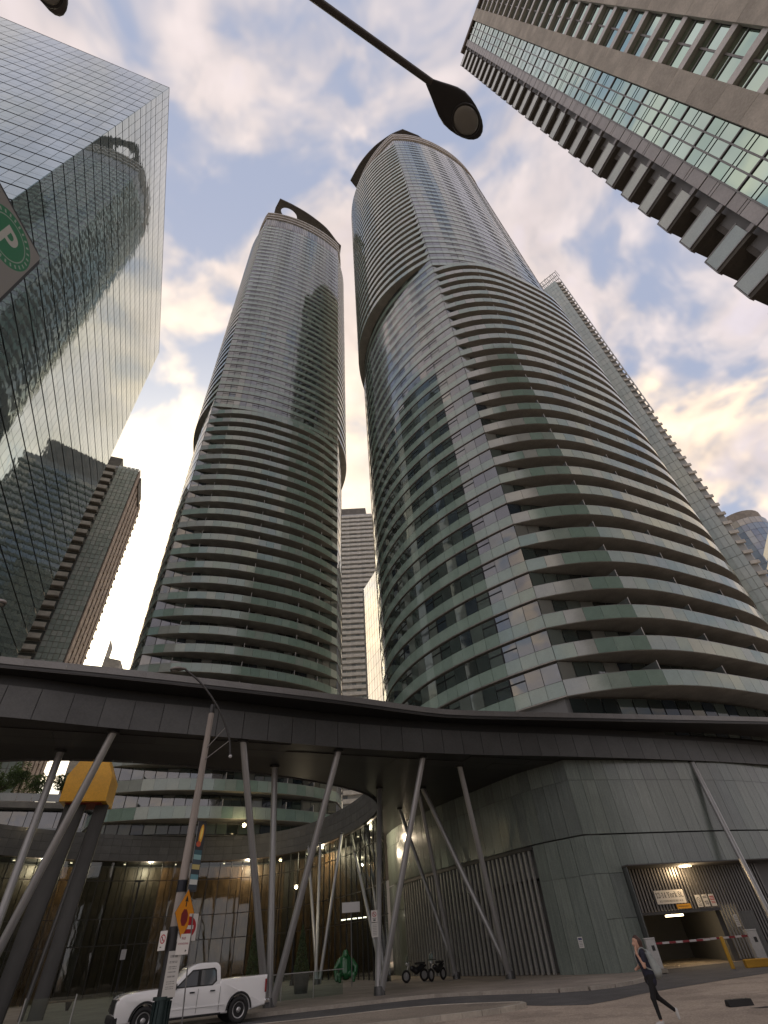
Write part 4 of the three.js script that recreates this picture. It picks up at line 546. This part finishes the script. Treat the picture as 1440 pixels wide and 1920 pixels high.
{ const T = thing('street_lamp', 'grey concrete lamp post carrying a banner and a cluster of signs', 'street lamp', null, [-8.28, 0.008, -21.46], 0.37), cp = mat('concrete', [0.38, 0.35, 0.33]);
  part(T, 'pole', rodGeo([0, 1.1, 0], [0, 10.2, 0], 0.175, 0.115, 14), cp); part(T, 'pole_cap', rodGeo([0, 10.05, 0], [0, 10.42, 0], 0.13, 0.1), mat('metal', [0.05, 0.05, 0.05]));
  const base = part(T, 'fluted_base', new THREE.CylinderGeometry(0.24, 0.3, 1.15, 14).translate(0, 0.57, 0), mat('metal', [0.018, 0.035, 0.036])); for (let i = 0; i < 14; i++) { const t = i / 14 * 6.283; part(base, 'flute', bx(0.045, 1.05, 0.05, Math.sin(t) * 0.265, 0.56, Math.cos(t) * 0.265, t), mat('metal', [0.025, 0.045, 0.046])); }
  part(T, 'base_collar', new THREE.CylinderGeometry(0.3, 0.3, 0.08, 20).translate(0, 1.16, 0), mat('metal', [0.03, 0.05, 0.05])); part(T, 'black_wrap', rodGeo([0, 1.2, 0], [0, 2.9, 0], 0.192, 0.18, 16), P({ color: RGB(0.02, 0.02, 0.021), roughness: 0.55, bumpMap: TX.wave, bumpScale: 0.03 })); part(T, 'steel_band', new THREE.CylinderGeometry(0.175, 0.175, 0.34, 18).translate(0, 4.0, 0), mat('metal', [0.02, 0.022, 0.03]));
  const dk = mat('metal', [0.05, 0.048, 0.047]); part(T, 'arm', tubeGeo([[1.02, 8.35, 0.1], [0.92, 8.9, 0.12], [0.55, 9.75, 0.14], [0.05, 10.5, 0.16], [-0.7, 11.35, 0.1], [-1.45, 11.95, 0]], 0.045, 36, 8), dk); part(T, 'brace', rodGeo([0.05, 8.15, 0.1], [0.9, 8.9, 0.12], 0.02), mat('metal', [0.2, 0.19, 0.18])); part(T, 'brace', rodGeo([0.05, 8.6, 0.1], [0.72, 9.5, 0.13], 0.02), mat('metal', [0.2, 0.19, 0.18])); part(T, 'sensor', new THREE.SphereGeometry(0.07, 12, 8).translate(1.04, 8.3, 0.1), mat('paint', [0.55, 0.55, 0.55]));
  cobraHead(T, -1.4, 11.98, 0, 0, 0.12, mat('metal', [0.24, 0.22, 0.20]), 0.72);
  signPlate(T, 'banner', 0.42, 2.1, [0.36, 4.9, 0.02], 0.75, canvasTex(128, 640, (x, w, h) => { x.fillStyle = '#14161a'; x.fillRect(0, 0, w, h); x.fillStyle = '#e0a021'; x.beginPath(); x.ellipse(70, 120, 30, 100, 0.1, 0, 7); x.fill(); x.fillStyle = '#f2d66a'; x.beginPath(); x.ellipse(72, 110, 14, 60, 0.1, 0, 7); x.fill(); x.fillStyle = '#b5491f'; x.beginPath(); x.ellipse(50, 215, 34, 28, 0, 0, 7); x.fill(); const cs = ['#25515c', '#7fa7a8', '#31414d', '#b7a86a', '#1d2a33', '#5e8f98', '#c9ccc6', '#26343d']; for (let i = 0; i < 8; i++) { x.fillStyle = cs[i]; x.fillRect(8, 270 + i * 45, 112, 45); } }), { label: 'dark banner with a yellow flame' });
  part(T, 'banner_rod', rodGeo([0.1, 5.98, 0.02], [0.5, 5.98, 0], 0.02), dk); part(T, 'banner_rod', rodGeo([0.1, 3.83, 0.02], [0.5, 3.83, 0], 0.02), dk);
  { const tex = canvasTex(512, 512, (x, w) => { x.fillStyle = '#2a2008'; x.fillRect(0, 0, w, w); x.fillStyle = '#e8930c'; x.fillRect(8, 8, w - 16, w - 16); x.save(); x.translate(256, 256); x.rotate(Math.PI / 4); x.fillStyle = '#7e0f18'; x.beginPath(); for (let i = 0; i < 8; i++) { const t = Math.PI / 8 + i * Math.PI / 4; x.lineTo(Math.cos(t) * 128, 60 + Math.sin(t) * 128); } x.closePath(); x.fill(); x.fillStyle = '#141210'; x.beginPath(); x.moveTo(0, -262); x.lineTo(66, -165); x.lineTo(18, -180); x.lineTo(18, -98); x.lineTo(-18, -98); x.lineTo(-18, -180); x.lineTo(-66, -165); x.closePath(); x.fill(); x.restore(); }); const o = signPlate(T, 'stop_ahead_sign', 0.95, 0.95, [0.24, 3.22, 0.30], 0.35, tex, { label: 'yellow diamond sign with arrow and red octagon' }); o.rotation.set(0, 1.05, Math.PI / 4, 'YXZ'); }
  { const g = new THREE.BoxGeometry(0.62, 0.62, 0.012); const o = signPlate(T, 'no_entry_sign', 0.66, 0.72, [0.42, 2.86, 0.0], 0.45, canvasTex(256, 280, (x, w, h) => { x.fillStyle = '#c9c7c2'; x.fillRect(0, 0, w, h); x.fillStyle = '#a3121d'; x.beginPath(); x.arc(w / 2, h / 2, 112, 0, 7); x.fill(); x.fillStyle = '#d9d6d1'; x.fillRect(52, h / 2 - 20, 152, 40); }), { label: 'red and white no entry sign' }); }
  signPlate(T, 'no_standing_sign', 0.4, 0.52, [0.34, 2.42, 0.3], 0.1, canvasTex(192, 250, (x, w, h) => { x.fillStyle = '#d3d0ca'; x.fillRect(0, 0, w, h); x.fillStyle = '#7c2030'; x.font = 'bold 44px sans-serif'; x.textAlign = 'center'; x.fillText('NO', w / 2, 70); x.font = 'bold 32px sans-serif'; x.fillText('STANDING', w / 2, 130); x.fillStyle = '#222'; x.beginPath(); x.moveTo(140, 190); x.lineTo(165, 205); x.lineTo(140, 222); x.fill(); }), { label: 'white sign reading NO STANDING' });
  part(T, 'sign_post', rodGeo([0.72, 0, 0.1], [0.52, 3.2, 0.08], 0.022), mat('metal', [0.2, 0.2, 0.2]));
  signPlate(T, 'no_parking_sign', 0.3, 0.5, [-0.32, 2.55, 0.12], -0.75, canvasTex(128, 200, (x, w, h) => { x.fillStyle = '#cfccc6'; x.fillRect(0, 0, w, h); x.strokeStyle = '#a3202c'; x.lineWidth = 12; x.beginPath(); x.arc(64, 84, 42, 0, 7); x.stroke(); x.beginPath(); x.moveTo(34, 54); x.lineTo(94, 114); x.stroke(); x.fillStyle = '#222'; x.fillRect(50, 60, 10, 48); x.fillRect(30, 160, 30, 10); }));
  signPlate(T, 'notice_board', 0.4, 1.1, [0.14, 1.72, 0.26], 0.12, canvasTex(160, 440, (x, w, h) => { x.fillStyle = '#bdbbb6'; x.fillRect(0, 0, w, h); x.fillStyle = '#5a5a58'; [[40, 26], [100, 8], [112, 8], [150, 10], [170, 8], [200, 10], [240, 16], [292, 7], [312, 7], [340, 7], [358, 7]].forEach(([y, t], i) => { for (let q = 30; q < 128; q += 14) x.fillRect(q, y, 6 + ((q * 7 + i * 5) % 6), t); }); }), { label: 'tall white notice board' });
}
{ const T = thing('street_lamp', 'lamp head poking in at the left edge before the mirror tower', 'street lamp', null, [-14.6, 0.12, -13.6], 0); part(T, 'pole', rodGeo([0, 0, 0], [0, 10.4, 0], 0.14, 0.09), mat('concrete', [0.25, 0.23, 0.21])); part(T, 'arm', tubeGeo([[0, 9.6, 0], [0.5, 10.6, 0.05], [1.1, 11.15, 0.1]], 0.04, 16, 8), mat('metal', [0.06, 0.06, 0.06])); cobraHead(T, 1.05, 11.17, 0.1, Math.PI, 0, mat('metal', [0.3, 0.28, 0.26]), 0.72); }
{ const T = thing('parking_sign', 'white parking sign with green circled P at the left edge', 'sign'); const tex = canvasTex(384, 576, (x, w, h) => { x.fillStyle = '#8f8d88'; x.fillRect(0, 0, w, h); x.strokeStyle = '#1b1b1b'; x.lineWidth = 12; x.strokeRect(4, 4, w - 8, h - 8); x.fillStyle = '#137a4c'; x.beginPath(); x.arc(250, 136, 116, 0, 7); x.fill(); x.strokeStyle = '#9aa79b'; x.lineWidth = 5; x.beginPath(); x.arc(250, 136, 86, 0, 7); x.stroke(); x.fillStyle = '#9fb0a2'; for (let i = 0; i < 26; i++) { x.save(); x.translate(250, 136); x.rotate(i / 26 * 6.283); x.fillRect(-5, -109, 8, 14); x.restore(); } x.fillStyle = '#c4c4bc'; x.font = 'bold 150px sans-serif'; x.textAlign = 'center'; x.textBaseline = 'middle'; x.fillText('P', 252, 140); });
  const s = new THREE.Shape(), w = 0.3, h = 0.45, r = 0.04; s.moveTo(-w / 2 + r, -h / 2); s.lineTo(w / 2 - r, -h / 2); s.quadraticCurveTo(w / 2, -h / 2, w / 2, -h / 2 + r); s.lineTo(w / 2, h / 2 - r); s.quadraticCurveTo(w / 2, h / 2, w / 2 - r, h / 2); s.lineTo(-w / 2 + r, h / 2); s.quadraticCurveTo(-w / 2, h / 2, -w / 2, h / 2 - r); s.lineTo(-w / 2, -h / 2 + r); s.quadraticCurveTo(-w / 2, -h / 2, -w / 2 + r, -h / 2); const g = new THREE.ExtrudeGeometry(s, { depth: 0.004, bevelEnabled: false }); const p = g.attributes.position, uv = g.attributes.uv; for (let i = 0; i < p.count; i++) uv.setXY(i, p.getX(i) / w + 0.5, p.getY(i) / h + 0.5); const o = part(T, 'plate', g, P({ map: tex, roughness: 0.45 })); o.position.set(-1.05, 3.375, -0.435); o.rotation.y = Math.PI / 2; o.userData.label = 'white plate with green circled P';
  part(T, 'post', rodGeo([-1.09, 0, -0.40], [-1.09, 3.62, -0.40], 0.03), mat('metal', [0.2, 0.2, 0.2])); }
{ const T = thing('sign_on_post', 'blank pale sign board on a thin post before the lobby', 'sign', null, [-5.0, 0.12, -47.6], 0.12); part(T, 'board', new RoundedBoxGeometry(1.35, 0.62, 0.03, 2, 0.012).translate(0, 4.35, 0), mat('satin', [0.5, 0.5, 0.5])); part(T, 'post', rodGeo([0, 0, -0.04], [0, 4.7, -0.04], 0.035), mat('metal', [0.25, 0.25, 0.25])); }
{ const T = thing('column_sign', 'pair of small white parking notices strapped to a column foot', 'sign', null, [-2.45, 0, -35.9], 0.05); signPlate(T, 'no_parking_plate', 0.36, 0.52, [0, 3.35, 0], 0, canvasTex(128, 190, (x, w, h) => { x.fillStyle = '#c7c4be'; x.fillRect(0, 0, w, h); x.strokeStyle = '#97202b'; x.lineWidth = 10; x.beginPath(); x.arc(64, 66, 38, 0, 7); x.stroke(); x.beginPath(); x.moveTo(38, 40); x.lineTo(92, 94); x.stroke(); x.fillStyle = '#222'; x.fillRect(52, 44, 10, 44); x.fillRect(28, 126, 72, 9); x.fillRect(40, 148, 48, 24); })); signPlate(T, 'notice_plate', 0.36, 0.62, [0, 2.75, 0], 0, canvasTex(128, 220, (x, w, h) => { x.fillStyle = '#bfbdb7'; x.fillRect(0, 0, w, h); x.fillStyle = '#777'; for (let i = 0; i < 7; i++) x.fillRect(24, 30 + i * 25, 80, 8); })); }
// ---------------------------------------------------------------- forecourt furniture
{ const T = thing('house_sculpture', 'yellow house shaped box raised on dark slanted legs', 'sculpture', null, [-22.9, 0.12, -38.7], 0.30), yel = mat('paint', [0.85, 0.44, 0.03]);
  const s = new THREE.Shape(); [[-1.45, 10.75], [1.45, 10.75], [1.45, 12.35], [0.45, 14.2], [-0.45, 14.2], [-1.45, 12.35]].forEach((p, i) => i ? s.lineTo(...p) : s.moveTo(...p)); s.closePath(); const hl = new THREE.Shape();
  part(T, 'house_body', (() => { const g = new THREE.ExtrudeGeometry(s, { depth: 2.6, bevelEnabled: true, bevelSize: 0.02, bevelThickness: 0.02, bevelSegments: 1 }); g.translate(0, 0, -1.3); return uvMetres(g); })(), yel); part(T, 'red_underside', bx(2.3, 0.06, 2.0, 0, 10.70, 0), mat('paint', [0.28, 0.03, 0.01]));
  const lg = mat('metal', [0.075, 0.075, 0.073]); const leg = (a, b, w0, w1) => { const g = new THREE.CylinderGeometry(w1, w0, 1, 4, 1).rotateY(Math.PI / 4).scale(1, 1, 0.35); const A = V3(...a), B = V3(...b); g.scale(1, A.distanceTo(B), 1); g.applyQuaternion(new THREE.Quaternion().setFromUnitVectors(V3(0, 1, 0), B.clone().sub(A).normalize())); g.translate((A.x + B.x) / 2, (A.y + B.y) / 2, (A.z + B.z) / 2); return g; };
  part(T, 'leg', leg([-1.3, 0, 0.3], [-0.55, 10.7, 0.4], 0.62, 0.9), lg); part(T, 'leg', leg([0.75, 0, 0.2], [1.1, 10.7, 0.2], 0.55, 0.6), lg); part(T, 'leg', rodGeo([-0.2, 0, -0.6], [0.6, 10.7, -0.6], 0.14), mat('metal', [0.2, 0.2, 0.2])); }
function leafGeo(n, spread, size, seed, shape) { const r = rngMake(seed), pos = [], nor = [], uv = [], col = []; for (let i = 0; i < n; i++) { const c = shape(r), a = V3(r() - 0.5, r() - 0.5, r() - 0.5).normalize(), b = V3(r() - 0.5, r() - 0.5, r() - 0.5).cross(a).normalize(), s = size * (0.6 + r() * 0.8), k = 0.55 + r() * 0.8; const q = [[-1, 0], [0, -0.45], [1, 0], [0, 0.45]].map(([u, v]) => V3(c[0], c[1], c[2]).addScaledVector(a, u * s).addScaledVector(b, v * s)), nn = a.clone().cross(b); for (const t of [0, 1, 2, 0, 2, 3]) { pos.push(q[t].x, q[t].y, q[t].z); nor.push(nn.x, nn.y, nn.z); uv.push(0, 0); col.push(0.08 * k, 0.125 * k, 0.04 * k); } } const g = new THREE.BufferGeometry(), f = (m, a, s) => g.setAttribute(m, new THREE.BufferAttribute(new Float32Array(a), s)); f('position', pos, 3); f('normal', nor, 3); f('uv', uv, 2); f('color', col, 3); return g; }
const leafMat = P({ vertexColors: true, roughness: 1, transmission: 0.4, thickness: 0, side: THREE.DoubleSide });
const ballish = (r, R) => { const a = V3(r() - 0.5, r() - 0.5, r() - 0.5).normalize().multiplyScalar(R * Math.cbrt(0.25 + 0.75 * r())); return [a.x, a.y, a.z]; };
function tree(name, label, pos, h, R, seed, n = 2600) { const T = thing(name, label, 'tree', 'trees on the raised terrace', pos), r0 = rngMake(seed), lobes = Array.from({ length: 9 }, () => [(r0() - 0.5) * R * 1.5, h * (0.5 + r0() * 0.42), (r0() - 0.5) * R * 1.3, R * (0.28 + r0() * 0.3)]); const bark = mat('matte', [0.07, 0.055, 0.04]);
  part(T, 'trunk', merge(rodGeo([0, 0, 0], [0.05, h * 0.55, 0], 0.09, 0.05, 8), ...lobes.slice(0, 6).map((l) => rodGeo([0.03, h * 0.4, 0], [l[0], l[1], l[2]], 0.04, 0.012, 6))), bark); part(T, 'crown', leafGeo(n, R, 0.13, seed + 1, (r) => { const l = lobes[Math.floor(r() * lobes.length)], b = ballish(r, l[3]); return [l[0] + b[0], l[1] + b[1], l[2] + b[2]]; }), leafMat); return T; }
{ // terrace building seen through the opening at the left
  const T = thing('terrace_building', 'low terrace building with glass rail behind the canopy at left', 'building'); const A = [-84, -66], B = [-45.5, -86], d = unit(sub(B, A)), n = norm(d), X = (s, o) => add(add(A, mul(d, s)), mul(n, o));
  part(T, 'floor_slab', plateGeo([X(0, 0), X(43, 0), X(43, -22), X(0, -22)], 20.9, 21.7), mat('concrete', [0.42, 0.41, 0.39])); part(T, 'floor_slab', plateGeo([X(0, -0.6), X(43, -0.6), X(43, -22), X(0, -22)], 17.0, 17.5), mat('concrete', [0.2, 0.2, 0.19])); part(T, 'wall', plateGeo([X(0, -1.6), X(43, -1.6), X(43, -21), X(0, -21)], 0, 20.9), mat('plain', [0.05, 0.055, 0.055]));
  const its = [], rl = []; for (let i = 0; i < 22; i++) { its.push(slabItem(X(i * 1.95, -1.5), X(i * 1.95 + 1.95, -1.5), 17.6, 20.8, 0.05, 0.05, pick(VIS), 0.08, 0.01)); rl.push(slabItem(X(i * 1.95, 0), X(i * 1.95 + 1.95, 0), 21.75, 22.8, 0.03, -0.1, [0.3, 0.33, 0.31], 0.04)); rl.push(slabItem(X(i * 1.95, -0.6), X(i * 1.95 + 1.95, -0.6), 17.55, 18.5, 0.03, -0.1, [0.2, 0.23, 0.22], 0.04)); } pieces(T, 'window_pane', its, 'vision', 60); pieces(T, 'rail_panel', rl, 'frost', 60);
  let i = 0; for (const [s, h, R] of [[23.5, 5.6, 2.4], [26.2, 5.0, 2.2], [28.6, 5.5, 2.3], [31.2, 4.8, 2.0], [34.6, 4.6, 1.5]]) { const p = X(s, -3.2); tree('terrace_tree', ['rounded green tree on the terrace nearest the left edge', 'second small green tree on the terrace', 'fullest green tree in the middle of the terrace row', 'green tree beside the yellow house on the terrace', 'thin bronze edged tree right behind the yellow house'][i++], [p[0], 21.7, p[1]], h, R, 40 + s); }
}
stripedBlock('backdrop_tower', 'grey tower rising behind the terrace trees at left', [[-118, -100], [-96, -112], [-106, -132], [-128, -120]], 60, { reach: 0.6, edge: 0.8, inset: 4, plant: 3, np: 30, tone: [0.22, 0.22, 0.21], faces: [0] });
function planter(pos, h, w, label, seed) { const T = thing('potted_conifer', label, 'potted plant', 'potted conifers before the lobby', pos); part(T, 'planter', new THREE.CylinderGeometry(0.55 * w, 0.42 * w, 0.95, 4, 1).rotateY(Math.PI / 4 + 0.3).translate(0, 0.475, 0), mat('concrete', [0.10, 0.10, 0.098])); part(T, 'trunk', rodGeo([0, 0.8, 0], [0, 1.3, 0], 0.05), mat('matte', [0.07, 0.05, 0.04])); part(T, 'crown', leafGeo(2400, 1, 0.055, seed, (r) => { const t = Math.pow(r(), 1.3), R = 0.42 * w * (1 - t) * (0.5 + 0.5 * Math.sqrt(r())) + 0.03, a = r() * 6.283; return [Math.cos(a) * R, 1.0 + t * h, Math.sin(a) * R]; }), leafMat); return T; }
planter([-10.7, 0.12, -41.8], 2.8, 0.95, 'tall slim potted conifer between pickup and column bundle', 91); planter([-8.0, 0.12, -44.2], 2.4, 1.25, 'potted conifer in a wide tapered grey planter', 92);
{ const T = thing('gorilla_sculpture', 'glossy green seated ape sculpture in front of the lobby', 'sculpture', null, [-6.4, 0.12, -56.0], 0.2);
  const bones = [[0, 1.58, 0.12, 0, 1.74, 0.06, 0.22, 0.19], [0, 1.52, 0.26, 0, 1.54, 0.36, 0.14, 0.11], [0, 1.25, 0, 0, 0.55, -0.02, 0.42, 0.46], [-0.38, 1.25, 0, -0.68, 0.8, 0.15, 0.2, 0.15], [-0.68, 0.8, 0.15, -0.62, 0.18, 0.38, 0.15, 0.13], [0.38, 1.25, 0, 0.68, 0.85, 0.15, 0.2, 0.16], [0.68, 0.85, 0.15, 0.6, 0.42, 0.5, 0.15, 0.13], [-0.22, 0.45, 0.1, -0.48, 0.4, 0.6, 0.24, 0.18], [-0.48, 0.4, 0.6, -0.46, 0.08, 0.72, 0.16, 0.1], [0.22, 0.45, 0.1, 0.48, 0.4, 0.6, 0.24, 0.18], [0.48, 0.4, 0.6, 0.46, 0.08, 0.72, 0.16, 0.1], [-0.46, 0.08, 0.7, -0.46, 0.07, 0.9, 0.1, 0.08], [0.46, 0.08, 0.7, 0.46, 0.07, 0.9, 0.1, 0.08]];
  part(T, 'body', blob(bones, 0.035, 0.1, 0.05).scale(1.25, 1.05, 1.1), P({ color: RGB(0.01, 0.11, 0.032), roughness: 0.25, clearcoat: 0.7 })); }
function bike(x, z, turn, label) { const T = thing('motor_scooter', label, 'scooter', 'scooters parked by the podium wall', [x, 0.12, z], turn), bk = mat('satin', [0.02, 0.02, 0.022]); for (const s of [-0.68, 0.68]) { const w = part(T, 'wheel', new THREE.TorusGeometry(0.27, 0.065, 10, 26).translate(s, 0.33, 0), mat('rubber', [0.012, 0.012, 0.012])); part(w, 'rim', new THREE.CylinderGeometry(0.2, 0.2, 0.04, 20).rotateX(Math.PI / 2).translate(s, 0.33, 0), mat('satin', [0.3, 0.3, 0.3])); }
  part(T, 'body', blob([[0.55, 0.75, 0, 0.1, 0.55, 0, 0.15, 0.18], [0.1, 0.55, 0, -0.2, 0.7, 0, 0.18, 0.16], [0.6, 0.75, 0, 0.85, 0.8, 0, 0.1, 0.05]], 0.03, 0.06, 0.06), bk); part(T, 'seat', new RoundedBoxGeometry(0.7, 0.12, 0.28, 3, 0.05).translate(0.4, 0.93, 0), mat('rubber', [0.02, 0.02, 0.02])); part(T, 'fork', rodGeo([-0.68, 0.33, 0.0], [-0.42, 1.05, 0], 0.035), mat('satin', [0.4, 0.4, 0.4])); part(T, 'handlebar', rodGeo([-0.42, 1.08, -0.36], [-0.42, 1.08, 0.36], 0.018), bk); part(T, 'windscreen', bx(0.02, 0.4, 0.34, -0.55, 1.2, 0, 0, 0, -0.3), railGlass); part(T, 'headlight', new THREE.SphereGeometry(0.09, 14, 10).translate(-0.58, 0.95, 0), mat('satin', [0.5, 0.5, 0.48])); }
bike(-0.5, -46.6, 0.4, 'dark motor scooter nearest the column pair by the podium'); bike(1.0, -46.0, 0.9, 'dark motor scooter beside the louvred wall');
function pedLamp(x, z, h, label, lit) { const T = thing('pedestrian_lamp', label, 'lamp post', 'slender forecourt lamp posts', [x, 0.12, z]), dk = mat('metal', [0.025, 0.025, 0.025]); part(T, 'pole', rodGeo([0, 0, 0], [0, h, 0], 0.09, 0.06), dk); part(T, 'base', new THREE.CylinderGeometry(0.16, 0.2, 0.3, 14).translate(0, 0.15, 0), dk); if (lit) { part(T, 'lamp_globe', new THREE.SphereGeometry(0.15, 18, 12).translate(0, h + 0.16, 0), P({ color: RGB(0.9, 0.85, 0.7), emissive: RGB(1, 0.85, 0.55), emissiveIntensity: 6 })); part(T, 'lamp_cap', new THREE.ConeGeometry(0.26, 0.1, 18).translate(0, h + 0.36, 0), dk); const l = new THREE.PointLight(RGB(1, 0.82, 0.55), 4, 25); l.position.set(x, h + 0.28, z); l.castShadow = true; l.shadow.radius = 8; scene.add(l); } else { part(T, 'lamp_cap', bx(0.5, 0.1, 0.24, 0, h + 0.05, 0), dk); part(T, 'notice_plate', bx(0.34, 0.5, 0.02, 0.02, 2.6, 0.11), mat('paint', [0.45, 0.45, 0.44])); } }
pedLamp(-19.3, -42.0, 6.4, 'dark slim lamp post with flat cap and notice, left of pickup', false); pedLamp(-11.3, -58.0, 6.6, 'lit lamp post glowing in front of the lobby glass', true);
function wallLamp(x, y, z, label) { const T = thing('wall_lamp', label, 'lamp', 'lit lamps above the far canopy rim', [x, y, z]); part(T, 'globe', new THREE.SphereGeometry(0.2, 16, 12), P({ color: RGB(0.9, 0.85, 0.7), emissive: RGB(1, 0.78, 0.4), emissiveIntensity: 14 })); part(T, 'bracket', rodGeo([0, 0.15, 0], [0, 0.6, -0.4], 0.03), mat('metal', [0.06, 0.06, 0.06])); const l = new THREE.PointLight(RGB(1, 0.78, 0.42), 4, 20); l.position.set(x, y - 0.02, z + 0.3); l.castShadow = true; l.shadow.radius = 8; scene.add(l); }
wallLamp(-38.6, 13.9, -57.0, 'bright warm lamp left of the yellow house'); wallLamp(-19.6, 13.95, -67.0, 'bright warm lamp above the rim beside a column');
{ const T = thing('glass_railing', 'frameless glass railing around the forecourt planters', 'railing'); const its = []; const pts = [[-9.6, -37.2], [-7.9, -37.6], [-6.2, -38.2], [-4.6, -39.0]]; for (let i = 0; i < 3; i++) { const it = slabItem(pts[i], pts[i + 1], 0.16, 1.2, 0.02, 0, null, 0.06); const o = part(T, 'glass_panel', boxGeo(it.w, it.h, it.d), railGlass); it.m.decompose(o.position, o.quaternion, o.scale); const hr = slabItem(pts[i], pts[i + 1], 1.2, 1.24, 0.05, 0, null, 0); const q = part(T, 'handrail', boxGeo(hr.w, hr.h, hr.d), mat('metal', [0.4, 0.4, 0.39])); hr.m.decompose(q.position, q.quaternion, q.scale); part(T, 'post', rodGeo([pts[i][0], 0.12, pts[i][1]], [pts[i][0], 1.22, pts[i][1]], 0.025), mat('metal', [0.4, 0.4, 0.39])); } }
{ const T = thing('glass_railing', 'glass railing panel in front of the pickup bonnet', 'railing'); const pts = [[-16.4, -27.6], [-14.6, -28.2], [-12.9, -28.9]]; for (let i = 0; i < 2; i++) { const it = slabItem(pts[i], pts[i + 1], 0.16, 1.25, 0.02, 0, null, 0.06); const o = part(T, 'glass_panel', boxGeo(it.w, it.h, it.d), railGlass); it.m.decompose(o.position, o.quaternion, o.scale); part(T, 'post', rodGeo([pts[i][0], 0.12, pts[i][1]], [pts[i][0], 1.3, pts[i][1]], 0.03), mat('metal', [0.4, 0.4, 0.39])); } }
{ const T = thing('bench', 'low wooden bench on dark wedge feet by the lobby glass', 'bench', null, [-25.5, 0.12, -46.8], 0.35); part(T, 'seat', new RoundedBoxGeometry(2.4, 0.1, 0.5, 2, 0.02).translate(0, 0.5, 0), mat('wood', [0.25, 0.2, 0.16])); for (const x of [-0.75, 0.75]) part(T, 'foot', new THREE.CylinderGeometry(0.3, 0.12, 0.45, 4).rotateY(Math.PI / 4).scale(1, 1, 0.6).translate(x, 0.225, 0), mat('metal', [0.03, 0.03, 0.03])); }
function barrier(x, z, yaw, dir, label, armL) { const T = thing('barrier_gate', label, 'barrier gate', 'garage barrier gates', [x, 0.1, z], yaw); part(T, 'plinth', bx(0.8, 0.16, 0.6, 0, 0.03, 0), mat('concrete', [0.3, 0.28, 0.24])); part(T, 'cabinet', new RoundedBoxGeometry(0.52, 1.22, 0.4, 3, 0.03).translate(0, 0.72, 0), mat('paint', [0.5, 0.5, 0.48])); part(T, 'keypad', bx(0.16, 0.22, 0.02, 0.05, 0.95, 0.205), mat('plain', [0.03, 0.03, 0.03])); part(T, 'cabinet_lid', new RoundedBoxGeometry(0.56, 0.06, 0.44, 2, 0.02).translate(0, 1.35, 0), mat('paint', [0.55, 0.55, 0.53])); for (let i = 0; i < 8; i++) part(T, 'arm_segment', bx(armL / 8 - 0.004, 0.09, 0.05, dir * (0.26 + armL / 8 * (i + 0.5)), 1.12, 0.1), mat('paint', i % 2 ? [0.62, 0.6, 0.58] : [0.28, 0.03, 0.04])); }
barrier(12.75, -37.0, -0.1, 1, 'white barrier gate cabinet left of the garage with striped arm', 2.9); barrier(18.6, -37.4, -0.1, -1, 'white barrier gate cabinet right of the garage with striped arm', 2.7);
for (const [x, z, label] of [[16.35, -36.2, 'yellow steel bollard between the two barrier arms'], [19.5, -36.9, 'yellow steel bollard at the right edge by the barrier']]) { const T = thing('bollard', label, 'bollard', 'yellow bollards at the garage', [x, 0.008, z]); part(T, 'post', new THREE.CylinderGeometry(0.1, 0.1, 1.25, 18).translate(0, 0.625, 0), mat('paint', [0.52, 0.29, 0.02])); part(T, 'post_cap', new THREE.SphereGeometry(0.1, 18, 8, 0, 6.3, 0, 1.57).scale(1, 0.5, 1).translate(0, 1.25, 0), mat('paint', [0.52, 0.29, 0.02])); }
solo('kerb_block', 'yellow painted concrete block beside the garage bollard', 'kerb block', new RoundedBoxGeometry(1.15, 0.34, 0.4, 3, 0.05), mat('concrete', [0.52, 0.29, 0.03]), { pos: [17.5, 0.17, -35.9], rot: [0, -0.15, 0] });
{ const T = thing('rubber_ramp', 'black rubber kerb ramp lying on the tan road at right', 'kerb ramp', null, [9.2, 0, -20.9], 0.06); const s = new THREE.Shape(); s.moveTo(-0.13, 0); s.lineTo(0.13, 0); s.lineTo(0.09, 0.11); s.lineTo(-0.09, 0.11); s.closePath(); const g = new THREE.ExtrudeGeometry(s, { depth: 0.62, bevelEnabled: true, bevelSize: 0.02, bevelThickness: 0.05, bevelSegments: 2 }); g.rotateY(Math.PI / 2); g.translate(-0.3, 0.02, 0); part(T, 'ramp_body', g, mat('rubber', [0.02, 0.02, 0.02])); for (const x of [-0.15, 0.2]) part(T, 'bolt', new THREE.CylinderGeometry(0.03, 0.03, 0.02, 10).translate(x, 0.145, 0), mat('metal', [0.2, 0.2, 0.2])); }
struct('asphalt_patch', flatGeo([[9.1, -20.2], [14, -20.9], [14, -19.6], [10.5, -19.7]], 0.012), P({ color: RGB(0.10, 0.10, 0.10), roughness: 0.9, map: TX.asphalt }), { label: 'dark asphalt patch beside the rubber ramp' });
renderer.render(scene, camera);
